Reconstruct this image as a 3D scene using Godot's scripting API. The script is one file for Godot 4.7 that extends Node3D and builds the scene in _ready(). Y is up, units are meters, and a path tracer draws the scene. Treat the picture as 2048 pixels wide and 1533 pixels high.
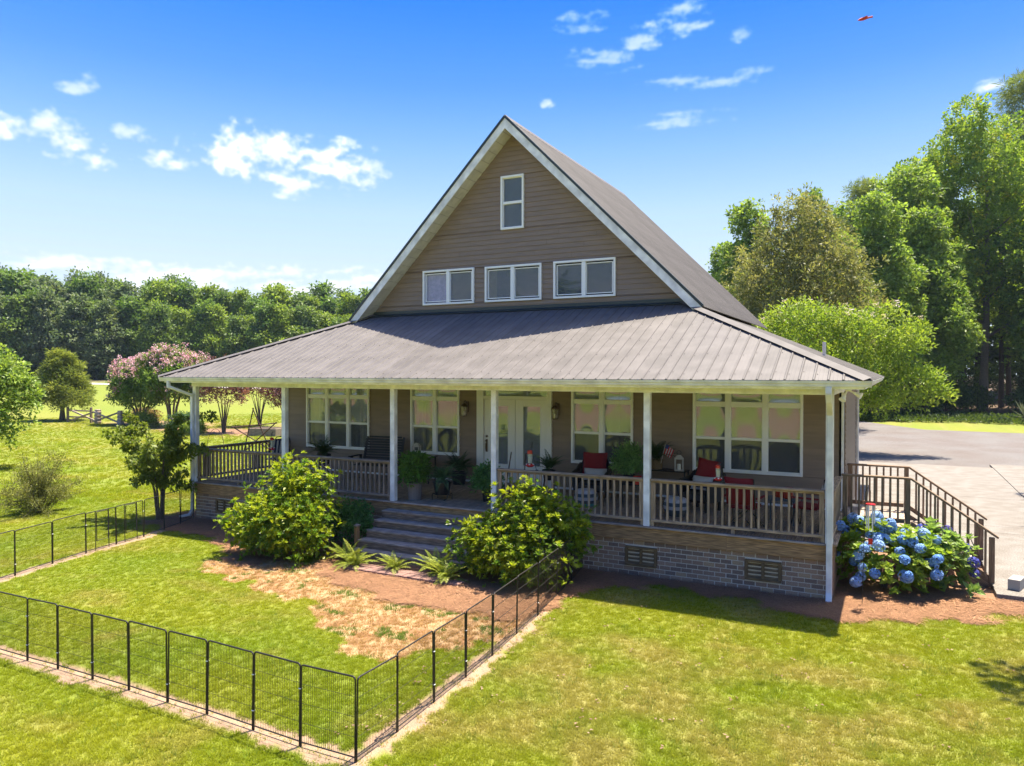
extends Node3D
# ---------------------------------------------------------------- state
var rng := RandomNumberGenerator.new()
var taken := {}
var M := {}
var boxes := {}
var lumps := FastNoiseLite.new()
var spots := FastNoiseLite.new()
var fine := FastNoiseLite.new()
var mulch_polys := []
var straw_poly := PackedVector2Array()
var fence_lines := []
const G := -1.0

func _ready():
	rng.seed = 20250707
	lumps.seed = 11
	lumps.frequency = 0.22
	spots.seed = 5
	spots.frequency = 0.55
	spots.fractal_octaves = 3
	fine.seed = 8
	fine.frequency = 2.2
	# ---- camera
	var cam := Camera3D.new()
	cam.name = "camera"
	cam.position = Vector3(0.999, 2.9686, 13.972)
	cam.rotation = Vector3(-0.0130, 0.4774, 0.0013)
	cam.fov = 54.74
	cam.near = 0.1
	cam.far = 900.0
	add_child(cam)
	cam.current = true
	# ---- sky, sun, exposure
	var we := WorldEnvironment.new()
	we.name = "world_environment"
	var env := Environment.new()
	env.background_mode = Environment.BG_SKY
	env.sky = Sky.new()
	var sm := PanoramaSkyMaterial.new()
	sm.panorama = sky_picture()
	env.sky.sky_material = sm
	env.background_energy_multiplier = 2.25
	env.tonemap_mode = Environment.TONE_MAPPER_LINEAR
	env.tonemap_exposure = 3.25
	env.fog_enabled = true
	env.fog_density = 0.00016
	env.fog_light_color = Color(0.80, 0.89, 1.0)
	env.sdfgi_enabled = true
	env.ssao_enabled = true
	env.ssil_enabled = true
	we.environment = env
	add_child(we)
	var sun := DirectionalLight3D.new()
	sun.name = "sun"
	sun.light_energy = 1.5
	sun.light_color = Color(1.0, 0.955, 0.87)
	sun.light_angular_distance = 0.5
	sun.shadow_enabled = true
	add_child(sun)
	sun.look_at_from_position(Vector3.ZERO, Vector3(-0.105, -0.95, 0.31), Vector3(0, 0, 1))
	# ---- scene
	make_materials()
	make_zones()
	make_ground()
	make_house()
	make_lights_and_lanterns()
	make_porch_things()
	make_fence()
	make_garden()
	make_far_garden()
	make_trees()
	make_grass()

# ---------------------------------------------------------------- names and nodes
func numbered(n: String) -> String:
	if not taken.has(n):
		taken[n] = 0
		return n
	taken[n] += 1
	return "%s_%03d" % [n, taken[n]]

func tag(o: Node, label: String, category: String, group := ""):
	o.set_meta("label", label)
	o.set_meta("category", category)
	if group != "":
		o.set_meta("group", group)

func thing(called: String, label: String, category: String, at := Vector3.ZERO, turn := 0.0, group := "") -> Node3D:
	var o := Node3D.new()
	o.name = numbered(called)
	add_child(o)
	o.position = at
	o.rotation.y = turn
	tag(o, label, category, group)
	return o

func part(parent: Node, called: String, mesh: Mesh, mat: Material, pos := Vector3.ZERO, basis := Basis()) -> MeshInstance3D:
	var o := MeshInstance3D.new()
	o.name = called
	o.mesh = mesh
	o.material_override = mat
	o.transform = Transform3D(basis, pos)
	parent.add_child(o, true)
	return o

func joint(parent: Node, called: String, pos := Vector3.ZERO) -> Node3D:
	var o := Node3D.new()
	o.name = called
	o.position = pos
	parent.add_child(o, true)
	return o

func structure(called: String, mesh: Mesh, mat: Material) -> MeshInstance3D:
	var o := part(self, numbered(called), mesh, mat)
	o.set_meta("kind", "structure")
	return o

func copy(o: Node3D, label: String, at: Vector3, turn := 0.0, size := 1.0) -> Node3D:
	var c: Node3D = o.duplicate()
	c.name = numbered(String(o.name).rstrip("0123456789").rstrip("_"))
	add_child(c)
	c.position = at
	c.rotation = Vector3(0, turn, 0)
	c.scale = Vector3.ONE * size
	if label != "":
		c.set_meta("label", label)
	return c

# ---------------------------------------------------------------- mesh building
class MB:
	var v := PackedVector3Array()
	var n := PackedVector3Array()
	var c := PackedColorArray()
	var col := Color.WHITE
	func tri(a: Vector3, b: Vector3, d: Vector3):
		var m := (d - a).cross(b - a).normalized()
		v.append(a); v.append(b); v.append(d)
		n.append(m); n.append(m); n.append(m)
		c.append(col); c.append(col); c.append(col)
	func quad(a: Vector3, b: Vector3, d: Vector3, e: Vector3):
		tri(a, b, d)
		tri(a, d, e)
	func quad_out(a: Vector3, b: Vector3, d: Vector3, e: Vector3, mid: Vector3):
		if (d - a).cross(b - a).dot((a + b + d + e) * 0.25 - mid) >= 0.0:
			quad(a, b, d, e)
		else:
			quad(a, e, d, b)
	func tri_out(a: Vector3, b: Vector3, d: Vector3, mid: Vector3):
		if (d - a).cross(b - a).dot((a + b + d) / 3.0 - mid) >= 0.0:
			tri(a, b, d)
		else:
			tri(a, d, b)
	func smooth_tri(a: Vector3, b: Vector3, d: Vector3, na: Vector3, nb: Vector3, nd: Vector3):
		v.append(a); v.append(b); v.append(d)
		n.append(na); n.append(nb); n.append(nd)
		c.append(col); c.append(col); c.append(col)
	func box(mid: Vector3, size: Vector3, basis := Basis()):
		var h := size * 0.5
		var p := []
		for i in 8:
			p.append(mid + basis * Vector3(h.x if i & 1 else -h.x, h.y if i & 2 else -h.y, h.z if i & 4 else -h.z))
		for f in [[0, 1, 3, 2], [4, 5, 7, 6], [0, 1, 5, 4], [2, 3, 7, 6], [0, 2, 6, 4], [1, 3, 7, 5]]:
			quad_out(p[f[0]], p[f[1]], p[f[2]], p[f[3]], mid)
	func bevel_box(mid: Vector3, size: Vector3, b: float, basis := Basis()):
		var h := size * 0.5
		var P := func(sx: int, sy: int, sz: int, ax: int) -> Vector3:
			var q := Vector3(sx * (h.x - (0.0 if ax == 0 else b)), sy * (h.y - (0.0 if ax == 1 else b)), sz * (h.z - (0.0 if ax == 2 else b)))
			return mid + basis * q
		for s in [-1, 1]:
			quad_out(P.call(s, -1, -1, 0), P.call(s, 1, -1, 0), P.call(s, 1, 1, 0), P.call(s, -1, 1, 0), mid)
			quad_out(P.call(-1, s, -1, 1), P.call(1, s, -1, 1), P.call(1, s, 1, 1), P.call(-1, s, 1, 1), mid)
			quad_out(P.call(-1, -1, s, 2), P.call(1, -1, s, 2), P.call(1, 1, s, 2), P.call(-1, 1, s, 2), mid)
			for t in [-1, 1]:
				quad_out(P.call(s, t, -1, 0), P.call(s, t, 1, 0), P.call(s, t, 1, 1), P.call(s, t, -1, 1), mid)
				quad_out(P.call(s, -1, t, 0), P.call(s, 1, t, 0), P.call(s, 1, t, 2), P.call(s, -1, t, 2), mid)
				quad_out(P.call(-1, s, t, 1), P.call(1, s, t, 1), P.call(1, s, t, 2), P.call(-1, s, t, 2), mid)
				for u in [-1, 1]:
					tri_out(P.call(s, t, u, 0), P.call(s, t, u, 1), P.call(s, t, u, 2), mid)
	func tube(path: Array, radii: Array, sides := 6, caps := true):
		var rings := []
		var side := Vector3.ZERO
		for i in path.size():
			var d: Vector3 = (path[mini(i + 1, path.size() - 1)] - path[maxi(i - 1, 0)]).normalized()
			if side == Vector3.ZERO:
				side = d.cross(Vector3(0.31, 0.12, 0.94)).normalized()
				if side.length() < 0.1:
					side = d.cross(Vector3.RIGHT).normalized()
			side = (side - d * side.dot(d)).normalized()
			var up := d.cross(side)
			var ring := []
			for k in sides:
				var a := TAU * k / sides
				var o := side * cos(a) + up * sin(a)
				ring.append([path[i] + o * radii[i], o])
			rings.append(ring)
		for i in rings.size() - 1:
			for k in sides:
				var a: Array = rings[i][k]
				var b: Array = rings[i][(k + 1) % sides]
				var d: Array = rings[i + 1][(k + 1) % sides]
				var e: Array = rings[i + 1][k]
				smooth_tri(a[0], d[0], b[0], a[1], d[1], b[1])
				smooth_tri(a[0], e[0], d[0], a[1], e[1], d[1])
		if caps:
			for i in [0, rings.size() - 1]:
				var m: Vector3 = path[i]
				for k in sides:
					tri_out(m, rings[i][k][0], rings[i][(k + 1) % sides][0], path[1 if i == 0 else rings.size() - 2])
	func lathe(profile: Array, sides := 12, mid := Vector3.ZERO):
		for i in profile.size() - 1:
			var p0: Vector2 = profile[i]
			var p1: Vector2 = profile[i + 1]
			for k in sides:
				var a := TAU * k / sides
				var b := TAU * (k + 1) / sides
				quad_out(mid + Vector3(cos(a) * p0.x, p0.y, sin(a) * p0.x), mid + Vector3(cos(b) * p0.x, p0.y, sin(b) * p0.x), mid + Vector3(cos(b) * p1.x, p1.y, sin(b) * p1.x), mid + Vector3(cos(a) * p1.x, p1.y, sin(a) * p1.x), mid + Vector3(0, (p0.y + p1.y) * 0.5 - 0.001, 0))
	func leaf(base: Vector3, dir: Vector3, side: Vector3, ll: float, lw: float, fold: float, droop: float):
		var up := side.cross(dir)
		var m := base + dir * ll * 0.48 + up * fold
		var tip := base + dir * ll - Vector3(0, droop * ll, 0)
		tri(base, m + side * lw * 0.5, tip)
		tri(base, tip, m - side * lw * 0.5)
	func mesh() -> ArrayMesh:
		var a := []
		a.resize(Mesh.ARRAY_MAX)
		a[Mesh.ARRAY_VERTEX] = v
		a[Mesh.ARRAY_NORMAL] = n
		a[Mesh.ARRAY_COLOR] = c
		var m := ArrayMesh.new()
		m.add_surface_from_arrays(Mesh.PRIMITIVE_TRIANGLES, a)
		return m

func box_mesh(size: Vector3, bevel := 0.0) -> Mesh:
	var key := "%.3f %.3f %.3f %.3f" % [size.x, size.y, size.z, bevel]
	if not boxes.has(key):
		var b := MB.new()
		if bevel > 0.0:
			b.bevel_box(Vector3.ZERO, size, bevel)
		else:
			b.box(Vector3.ZERO, size)
		boxes[key] = b.mesh()
	return boxes[key]

# a board whose length runs along its own x axis, from a to b
func board(parent: Node, called: String, a: Vector3, b: Vector3, h: float, d: float, mat: Material, bevel := 0.0, up := Vector3.UP) -> MeshInstance3D:
	var x := (b - a).normalized()
	if absf(x.dot(up)) > 0.99:
		up = Vector3(0, 0, 1)
	var z := x.cross(up).normalized()
	var y := z.cross(x)
	return part(parent, called, box_mesh(Vector3((b - a).length(), h, d), bevel), mat, (a + b) * 0.5, Basis(x, y, z))

func lin(r: float, g: float, b: float) -> Color:
	return Color(r, g, b).linear_to_srgb()

func noise_tex(sd: int, freq: float, lo: Color, hi: Color, size := 256, oct := 4, normal := false, bump := 4.0, type := FastNoiseLite.TYPE_SIMPLEX_SMOOTH) -> NoiseTexture2D:
	var f := FastNoiseLite.new()
	f.noise_type = type
	f.seed = sd
	f.frequency = freq
	f.fractal_octaves = oct
	var t := NoiseTexture2D.new()
	t.width = size
	t.height = size
	t.seamless = true
	t.noise = f
	if normal:
		t.as_normal_map = true
		t.bump_strength = bump
	else:
		var g := Gradient.new()
		g.set_color(0, lo)
		g.set_color(1, hi)
		g.set_offset(0, 0.15)
		g.set_offset(1, 0.85)
		t.color_ramp = g
	return t

func mat(called: String, c: Color, rough := 0.8, tex: Texture2D = null, scale := Vector3.ONE, world := false) -> StandardMaterial3D:
	var m := StandardMaterial3D.new()
	m.resource_name = called
	m.albedo_color = c
	m.roughness = rough
	if tex:
		m.albedo_texture = tex
		m.uv1_triplanar = true
		m.uv1_world_triplanar = world
		m.uv1_scale = scale
	M[called] = m
	return m

func relief(m: StandardMaterial3D, tex: Texture2D, cm: float):
	m.heightmap_enabled = true
	m.heightmap_texture = tex
	m.heightmap_scale = cm

func leaf_mat(called: String, back: float, rough := 0.5) -> StandardMaterial3D:
	var m := mat(called, lin(0.5, 0.5, 0.5), rough)
	m.vertex_color_use_as_albedo = true
	m.backlight_enabled = true
	m.backlight = lin(back, back, back * 0.55)
	m.metallic_specular = 0.4
	return m

func grey(a: float) -> Color:
	return Color(a, a, a)

func make_materials():
	var grain := noise_tex(1, 0.03, grey(0.62), grey(1.0), 256, 5)
	var grain2 := noise_tex(2, 0.012, grey(0.93), grey(1.0), 256, 3)
	var speck := noise_tex(3, 0.09, grey(0.7), grey(1.0), 256, 4)
	var soft := noise_tex(4, 0.012, grey(0.84), grey(1.0), 256, 4)
	var rough_h := noise_tex(6, 0.06, grey(0.0), grey(1.0), 256, 4)
	M["speck"] = speck
	M["soft"] = soft
	# wood, grain along local x
	for k in 4:
		var o := Vector3(k * 0.37, k * 0.21, k * 0.53)
		var t: float = [1.0, 0.86, 1.1, 0.94][k]
		for w in [["rail_wood", 0.54, 0.38, 0.235], ["grey_wood", 0.36, 0.275, 0.205], ["deck_wood", 0.42, 0.30, 0.195], ["rim_wood", 0.50, 0.285, 0.115], ["step_wood", 0.50, 0.40, 0.32], ["stair_wood", 0.32, 0.21, 0.13]]:
			var m := mat("%s%d" % [w[0], k], lin(w[1] * t, w[2] * t, w[3] * t), 0.85, grain, Vector3(0.35, 5.0, 5.0))
			m.uv1_offset = o
			relief(m, grain, 0.25)
	var wm := mat("white_paint", lin(0.87, 0.87, 0.85), 0.45, soft, Vector3(0.7, 0.7, 0.7), true)
	mat("white_vinyl", lin(0.82, 0.82, 0.80), 0.35)
	mat("soffit", lin(0.72, 0.70, 0.62), 0.55, soft, Vector3.ONE, true)
	mat("gutter", lin(0.80, 0.80, 0.77), 0.35, soft, Vector3(0.6, 0.6, 0.6), true)
	for k in 3:
		var t: float = [1.0, 0.96, 1.04][k]
		var s := mat("siding%d" % k, lin(0.245 * t, 0.178 * t, 0.126 * t), 0.6, grain2, Vector3(0.4, 2.2, 2.2), true)
		s.uv1_offset = Vector3(k * 0.3, 0, 0)
		relief(s, grain, 0.02)
	for k in 3:
		var t: float = [1.0, 0.95, 1.04][k]
		var r := mat("roof_metal%d" % k, lin(0.150 * t, 0.137 * t, 0.130 * t), 0.6, soft, Vector3(0.5, 0.5, 0.5), true)
		r.metallic = 0.0
		r.metallic_specular = 0.3
	mat("dark_trim", lin(0.022, 0.034, 0.036), 0.4)
	for k in 4:
		var c: Color = [Color(0.41, 0.25, 0.155), Color(0.47, 0.30, 0.185), Color(0.29, 0.19, 0.13), Color(0.53, 0.35, 0.19)][k]
		var b := mat("brick%d" % k, lin(c.r, c.g, c.b), 0.9, speck, Vector3(3, 3, 3), true)
		relief(b, rough_h, 0.3)
	mat("mortar", lin(0.80, 0.69, 0.54), 0.95, speck, Vector3(4, 4, 4), true)
	var pv := mat("paver", lin(0.34, 0.19, 0.15), 0.9, speck, Vector3(3, 3, 3), true)
	relief(pv, rough_h, 0.3)
	mat("vent_wood", lin(0.24, 0.145, 0.055), 0.85, grain, Vector3(0.5, 4, 4))
	var gl := mat("glass", Color(0.86, 0.90, 0.92, 0.04), 0.015)
	gl.transparency = BaseMaterial3D.TRANSPARENCY_ALPHA
	gl.metallic = 0.34
	var gs := mat("glass_screen", Color(0.80, 0.84, 0.86, 0.04), 0.03)
	gs.transparency = BaseMaterial3D.TRANSPARENCY_ALPHA
	gs.metallic = 0.11
	var gu := mat("glass_upper", Color(0.80, 0.87, 0.93, 0.04), 0.02)
	gu.transparency = BaseMaterial3D.TRANSPARENCY_ALPHA
	gu.metallic = 0.09
	var ng := mat("lantern_glass", Color(0.9, 0.9, 0.85, 0.08), 0.1)
	ng.transparency = BaseMaterial3D.TRANSPARENCY_ALPHA
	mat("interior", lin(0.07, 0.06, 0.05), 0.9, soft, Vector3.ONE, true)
	mat("curtain", lin(0.20, 0.18, 0.14), 0.9, soft, Vector3(2, 2, 2), true)
	mat("blind", lin(0.30, 0.27, 0.42), 0.9, soft, Vector3(2, 2, 2), true)
	mat("door_white", lin(0.76, 0.75, 0.71), 0.4)
	var br := mat("bronze", lin(0.10, 0.065, 0.04), 0.4)
	br.metallic = 0.6
	var bk := mat("black_metal", lin(0.016, 0.015, 0.014), 0.45)
	bk.metallic = 0.3
	mat("fence_metal", lin(0.020, 0.015, 0.012), 0.5, speck, Vector3(6, 6, 6), true)
	mat("tie_white", lin(0.75, 0.75, 0.75), 0.4)
	mat("black_wicker", lin(0.017, 0.015, 0.014), 0.6, speck, Vector3(14, 14, 14))
	mat("red_cloth", lin(0.27, 0.010, 0.014), 0.9, speck, Vector3(10, 10, 10))
	mat("white_cloth", lin(0.62, 0.58, 0.54), 0.95, speck, Vector3(10, 10, 10))
	mat("teal_cloth", lin(0.07, 0.28, 0.26), 0.9)
	mat("grey_cloth", lin(0.12, 0.14, 0.14), 0.9, speck, Vector3(10, 10, 10))
	mat("navy_cloth", lin(0.015, 0.02, 0.05), 0.9)
	mat("red_plastic", lin(0.52, 0.018, 0.02), 0.25)
	mat("white_plastic", lin(0.8, 0.78, 0.75), 0.3)
	var nec := mat("nectar", Color(0.85, 0.9, 0.8, 0.25), 0.05)
	nec.transparency = BaseMaterial3D.TRANSPARENCY_ALPHA
	mat("lantern_white", lin(0.62, 0.56, 0.46), 0.7, speck, Vector3(8, 8, 8))
	mat("candle", lin(0.75, 0.7, 0.58), 0.6)
	mat("stone_pot", lin(0.24, 0.21, 0.19), 0.95, speck, Vector3(9, 9, 9))
	mat("black_pot", lin(0.012, 0.012, 0.014), 0.4)
	mat("basket", lin(0.30, 0.20, 0.09), 0.9, speck, Vector3(12, 12, 12))
	mat("red_glaze", lin(0.36, 0.035, 0.015), 0.25)
	mat("soil", lin(0.05, 0.032, 0.022), 0.95)
	var al := mat("chime_metal", lin(0.62, 0.63, 0.64), 0.35)
	al.metallic = 0.0
	mat("rust", lin(0.11, 0.052, 0.03), 0.8, speck, Vector3(8, 8, 8))
	mat("flag_red", lin(0.45, 0.03, 0.035), 0.8)
	mat("flag_blue", lin(0.02, 0.035, 0.14), 0.8)
	var cc := mat("concrete", lin(0.275, 0.252, 0.228), 0.9, noise_tex(31, 0.012, Color(0.885, 0.865, 0.84), grey(1.0), 512, 5), Vector3(0.25, 0.25, 0.25), true)
	cc.detail_enabled = true
	cc.detail_albedo = speck
	cc.detail_blend_mode = BaseMaterial3D.BLEND_MODE_MUL
	cc.detail_uv_layer = BaseMaterial3D.DETAIL_UV_2
	cc.uv2_triplanar = true
	cc.uv2_world_triplanar = true
	cc.uv2_scale = Vector3(1.1, 1.1, 1.1)
	mat("cinder_block", lin(0.46, 0.43, 0.39), 0.95, speck, Vector3(6, 6, 6), true)
	var gv := mat("gravel", lin(0.29, 0.276, 0.27), 0.95, noise_tex(15, 0.16, Color(0.34, 0.32, 0.31), Color(1, 1, 1), 512, 3), Vector3(0.4, 0.4, 0.4), true)
	gv.detail_enabled = true
	gv.detail_albedo = noise_tex(16, 0.014, Color(0.93, 0.88, 0.86), Color(1, 1, 1), 256, 4)
	gv.detail_blend_mode = BaseMaterial3D.BLEND_MODE_MUL
	gv.detail_uv_layer = BaseMaterial3D.DETAIL_UV_2
	gv.uv2_triplanar = true
	gv.uv2_world_triplanar = true
	gv.uv2_scale = Vector3(0.07, 0.07, 0.07)
	mat("road", lin(0.5, 0.46, 0.42), 0.95, soft, Vector3(0.1, 0.1, 0.1), true)
	var gr := mat("ground", Color.WHITE, 0.95, noise_tex(17, 0.2, grey(0.84), grey(1.0), 512, 4), Vector3(0.42, 0.42, 0.42), true)
	gr.vertex_color_use_as_albedo = true
	relief(gr, noise_tex(18, 0.13, grey(0), grey(1), 512, 3), 0.8)
	leaf_mat("leaf", 0.9, 0.5)
	leaf_mat("gloss_leaf", 0.9, 0.36)
	leaf_mat("grass", 0.8, 0.75).metallic_specular = 0.2
	leaf_mat("petal", 0.4, 0.7).albedo_color = lin(0.9, 0.9, 0.9)
	var stw := leaf_mat("straw", 0.1, 0.9)
	mat("bark", lin(0.20, 0.155, 0.115), 0.95, noise_tex(19, 0.05, grey(0.5), grey(1.0), 256, 4), Vector3(3, 0.8, 3))
	mat("dark_bark", lin(0.13, 0.10, 0.075), 0.95, noise_tex(20, 0.05, grey(0.5), grey(1.0), 256, 4), Vector3(2, 0.5, 2))
	mat("pale_bark", lin(0.30, 0.25, 0.20), 0.95, noise_tex(21, 0.05, grey(0.55), grey(1.0), 256, 4), Vector3(2, 0.6, 2))
	mat("bird_red", lin(0.45, 0.05, 0.03), 0.8)
	mat("pipe", lin(0.6, 0.57, 0.52), 0.6)

# ---------------------------------------------------------------- sky: air and clouds, plus an added fill glow round the sun
func dim(c: Color) -> Color:
	var l := c.srgb_to_linear() * 0.16
	return l.linear_to_srgb()

func sky_picture() -> ImageTexture:
	var W := 4096
	var H := 2048
	var im := Image.create(W, H, false, Image.FORMAT_RGB8)
	var stops := [[0.0, Color(0.89, 0.945, 1.0)], [4.0, Color(0.87, 0.935, 1.0)], [8.0, Color(0.815, 0.90, 1.0)], [12.0, Color(0.735, 0.86, 1.0)], [16.5, Color(0.565, 0.755, 1.0)], [21.0, Color(0.385, 0.635, 1.0)], [26.5, Color(0.235, 0.54, 1.0)], [40.0, Color(0.16, 0.47, 0.96)], [90.0, Color(0.13, 0.41, 0.90)]]
	for y in H:
		var el := 90.0 - 180.0 * (y + 0.5) / H
		var c := Color(0.72, 0.78, 0.72)
		if el > 0.0:
			for i in stops.size() - 1:
				if el >= stops[i][0] and el <= stops[i + 1][0]:
					c = (stops[i][1] as Color).lerp(stops[i + 1][1], (el - stops[i][0]) / (stops[i + 1][0] - stops[i][0]))
		im.fill_rect(Rect2i(0, y, W, 1), dim(c))
	# unseen glow round the sun, painted extra bright to add fill light
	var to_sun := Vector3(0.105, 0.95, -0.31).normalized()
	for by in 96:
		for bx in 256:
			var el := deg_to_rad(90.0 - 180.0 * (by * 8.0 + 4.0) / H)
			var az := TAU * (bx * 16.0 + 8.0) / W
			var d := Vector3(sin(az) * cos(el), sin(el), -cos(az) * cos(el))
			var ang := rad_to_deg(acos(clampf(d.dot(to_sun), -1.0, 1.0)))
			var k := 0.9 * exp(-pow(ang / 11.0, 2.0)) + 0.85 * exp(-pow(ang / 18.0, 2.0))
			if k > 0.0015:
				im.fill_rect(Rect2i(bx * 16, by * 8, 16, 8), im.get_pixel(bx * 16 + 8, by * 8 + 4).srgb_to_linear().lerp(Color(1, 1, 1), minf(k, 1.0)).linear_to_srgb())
	var nz := FastNoiseLite.new()
	nz.seed = 77
	nz.frequency = 0.03
	nz.fractal_octaves = 6
	nz.fractal_gain = 0.56
	# azimuth, elevation, half width, half height in degrees, density, streakiness
	var clouds := [[-46.8, 15.4, 4.4, 1.9, 1.25, 0.0], [-41.2, 15.0, 4.2, 1.8, 1.0, 0.3], [-44.0, 13.4, 1.8, 0.8, 0.8, 0.2], [-38.5, 14.8, 1.8, 1.0, 0.65, 0.5], [-57.1, 14.2, 2.4, 0.9, 1.0, 0.2], [-59.2, 15.3, 2.2, 1.4, 0.75, 0.2], [-61.8, 15.2, 1.3, 0.9, 0.9, 0.2], [-52.3, 14.5, 1.9, 0.6, 0.8, 0.3], [-54.3, 16.0, 1.5, 0.6, 0.6, 0.4], [-58.0, 18.2, 1.0, 0.5, 0.6, 0.5], [-56.9, 18.8, 0.8, 0.8, 0.5, 0.5], [-20.5, 22.6, 3.6, 0.9, 0.5, 0.8], [-17.6, 23.8, 1.6, 1.0, 0.62, 0.6], [-14.7, 25.0, 2.4, 1.6, 0.62, 0.6], [-12.0, 20.9, 5.5, 0.6, 0.5, 1.0], [-14.6, 18.4, 4.5, 0.6, 0.45, 1.0], [-10.2, 23.4, 0.8, 0.5, 0.5, 0.4], [5.7, 17.9, 1.2, 0.6, 0.9, 0.5], [-24.6, 19.8, 0.6, 0.35, 0.7, 0.2], [-22.0, 25.2, 2.2, 0.8, 0.5, 0.6], [-58.0, 6.6, 9.0, 1.0, 0.8, 0.7], [-44.0, 6.4, 13.0, 1.3, 0.85, 0.6], [-24.0, 5.6, 12.0, 1.3, 0.85, 0.6], [-6.0, 6.2, 12.0, 1.3, 0.85, 0.6]]
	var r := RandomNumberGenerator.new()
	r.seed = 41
	for k in 84:  # unseen clouds round the rest of the sky, made denser for fill light
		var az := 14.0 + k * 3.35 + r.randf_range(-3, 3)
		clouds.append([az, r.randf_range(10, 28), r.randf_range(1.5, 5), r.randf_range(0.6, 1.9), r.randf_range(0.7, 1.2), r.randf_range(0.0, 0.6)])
	for k in 16:  # low cloud bank carried on out of view, added for fill light
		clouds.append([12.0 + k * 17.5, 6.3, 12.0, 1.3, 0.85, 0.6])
	var seen_i := 0
	var white := Color(0.178, 0.18, 0.184).linear_to_srgb()
	for q in clouds:
		seen_i += 1
		var ww := int(q[2] * 2.4 / 360.0 * W)
		var hh := int(q[3] * 2.6 / 180.0 * H)
		var p := Image.create(ww, hh, false, Image.FORMAT_RGBA8)
		for y in hh:
			for x in ww:
				var fx := (x + 0.5) / ww * 2.0 - 1.0
				var fy := (y + 0.5) / hh * 2.0 - 1.0
				var e := 1.0 - (fx * fx + fy * fy * (0.8 if fy < 0.0 else 1.25))
				if e <= 0.0:
					continue
				var sx := 1.0 - 0.6 * float(q[5])
				var s := nz.get_noise_2d((x + y * 0.8 * q[5]) * sx + seen_i * 517.0, y * (1.2 + 1.6 * float(q[5])))
				var fluff := nz.get_noise_2d(x * 3.1 + seen_i * 131.0, y * 3.7)
				var a := smoothstep(0.02, 1.08, e * 0.95 + s * 1.2 + fluff * 0.45 - 0.22 - 0.16 * float(q[5])) * minf(1.0, float(q[4]))
				a *= smoothstep(0.0, 0.25, e)
				if a > 0.004:
					p.set_pixel(x, y, Color(white.r, white.g, white.b, a))
		var px := int(fposmod(q[0], 360.0) / 360.0 * W) - ww / 2
		var py := int((90.0 - q[1]) / 180.0 * H) - hh / 2
		im.convert(Image.FORMAT_RGBA8)
		for wrap in [0, W, -W]:
			if px + wrap < W and px + wrap + ww > 0:
				im.blend_rect(p, Rect2i(0, 0, ww, hh), Vector2i(px + wrap, py))
	im.convert(Image.FORMAT_RGB8)
	return ImageTexture.create_from_image(im)

# ---------------------------------------------------------------- ground
func height(x: float, z: float) -> float:
	var r := sqrt(x * x + z * z)
	if z > 14.0:
		return G
	var t := clampf((r - 60.0) / 80.0, 0.0, 1.0)
	return G + t * t * (3.0 - 2.0 * t) * 3.0 * clampf((14.0 - z) / 20.0, 0.0, 1.0)

func make_zones():
	mulch_polys = [
		PackedVector2Array([Vector2(-9.9, 1.2), Vector2(-9.3, 2.6), Vector2(-8.4, 3.1), Vector2(-6.8, 3.5), Vector2(-5.2, 3.55), Vector2(-4.2, 3.3), Vector2(-4.1, -0.2), Vector2(-10.2, -0.2)]),
		PackedVector2Array([Vector2(-4.4, -0.3), Vector2(-4.3, 1.7), Vector2(-3.4, 0.75), Vector2(-2.2, 0.5), Vector2(-0.9, 0.7), Vector2(0.2, 1.1), Vector2(1.3, 0.45), Vector2(2.2, 0.05), Vector2(2.8, -0.5), Vector2(3.9, -0.9), Vector2(4.4, -1.6), Vector2(2.6, -4.4), Vector2(0, -4.4), Vector2(0, -0.3)]),
		PackedVector2Array([Vector2(-16.6, -3), Vector2(-16.9, 1.0), Vector2(-15.5, 1.3), Vector2(-13.6, 1.5), Vector2(-12.2, 2.2), Vector2(-10.9, 3.1), Vector2(-10, 1.2), Vector2(-10, -0.2), Vector2(-16, -0.2)])]
	straw_poly = PackedVector2Array([Vector2(-12.1, 3.15), Vector2(-11.0, 3.75), Vector2(-9.7, 3.95), Vector2(-8.6, 4.35), Vector2(-8.0, 4.1), Vector2(-7.2, 4.9), Vector2(-6.5, 5.2), Vector2(-6.1, 5.75), Vector2(-5.3, 5.7), Vector2(-4.6, 4.9), Vector2(-4.1, 4.2), Vector2(-4.1, 2.6), Vector2(-6.5, 2.8), Vector2(-9.2, 2.4), Vector2(-10.5, 2.2)])
	fence_lines = [
		[Vector2(-3.85, 8.05), Vector2(-4.59, 8.06), Vector2(-5.31, 8.03), Vector2(-6.08, 8.0), Vector2(-6.76, 8.0), Vector2(-7.49, 7.99), Vector2(-8.2, 8.0), Vector2(-8.94, 8.0), Vector2(-9.6, 8.02), Vector2(-10.33, 8.03), Vector2(-11.06, 8.03)],
		[Vector2(-3.85, 8.05), Vector2(-3.86, 7.33), Vector2(-3.91, 6.52), Vector2(-3.95, 5.71), Vector2(-4.0, 4.9), Vector2(-4.09, 3.97), Vector2(-4.17, 3.05), Vector2(-4.3, 2.0), Vector2(-4.43, 1.0), Vector2(-4.58, 0.08)],
		[Vector2(-13.98, 6.5), Vector2(-14.25, 5.63), Vector2(-14.51, 4.75), Vector2(-14.75, 3.88), Vector2(-14.95, 3.03), Vector2(-15.12, 2.2), Vector2(-15.36, 1.45), Vector2(-15.6, 0.78), Vector2(-15.9, 0.12)]]

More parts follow.
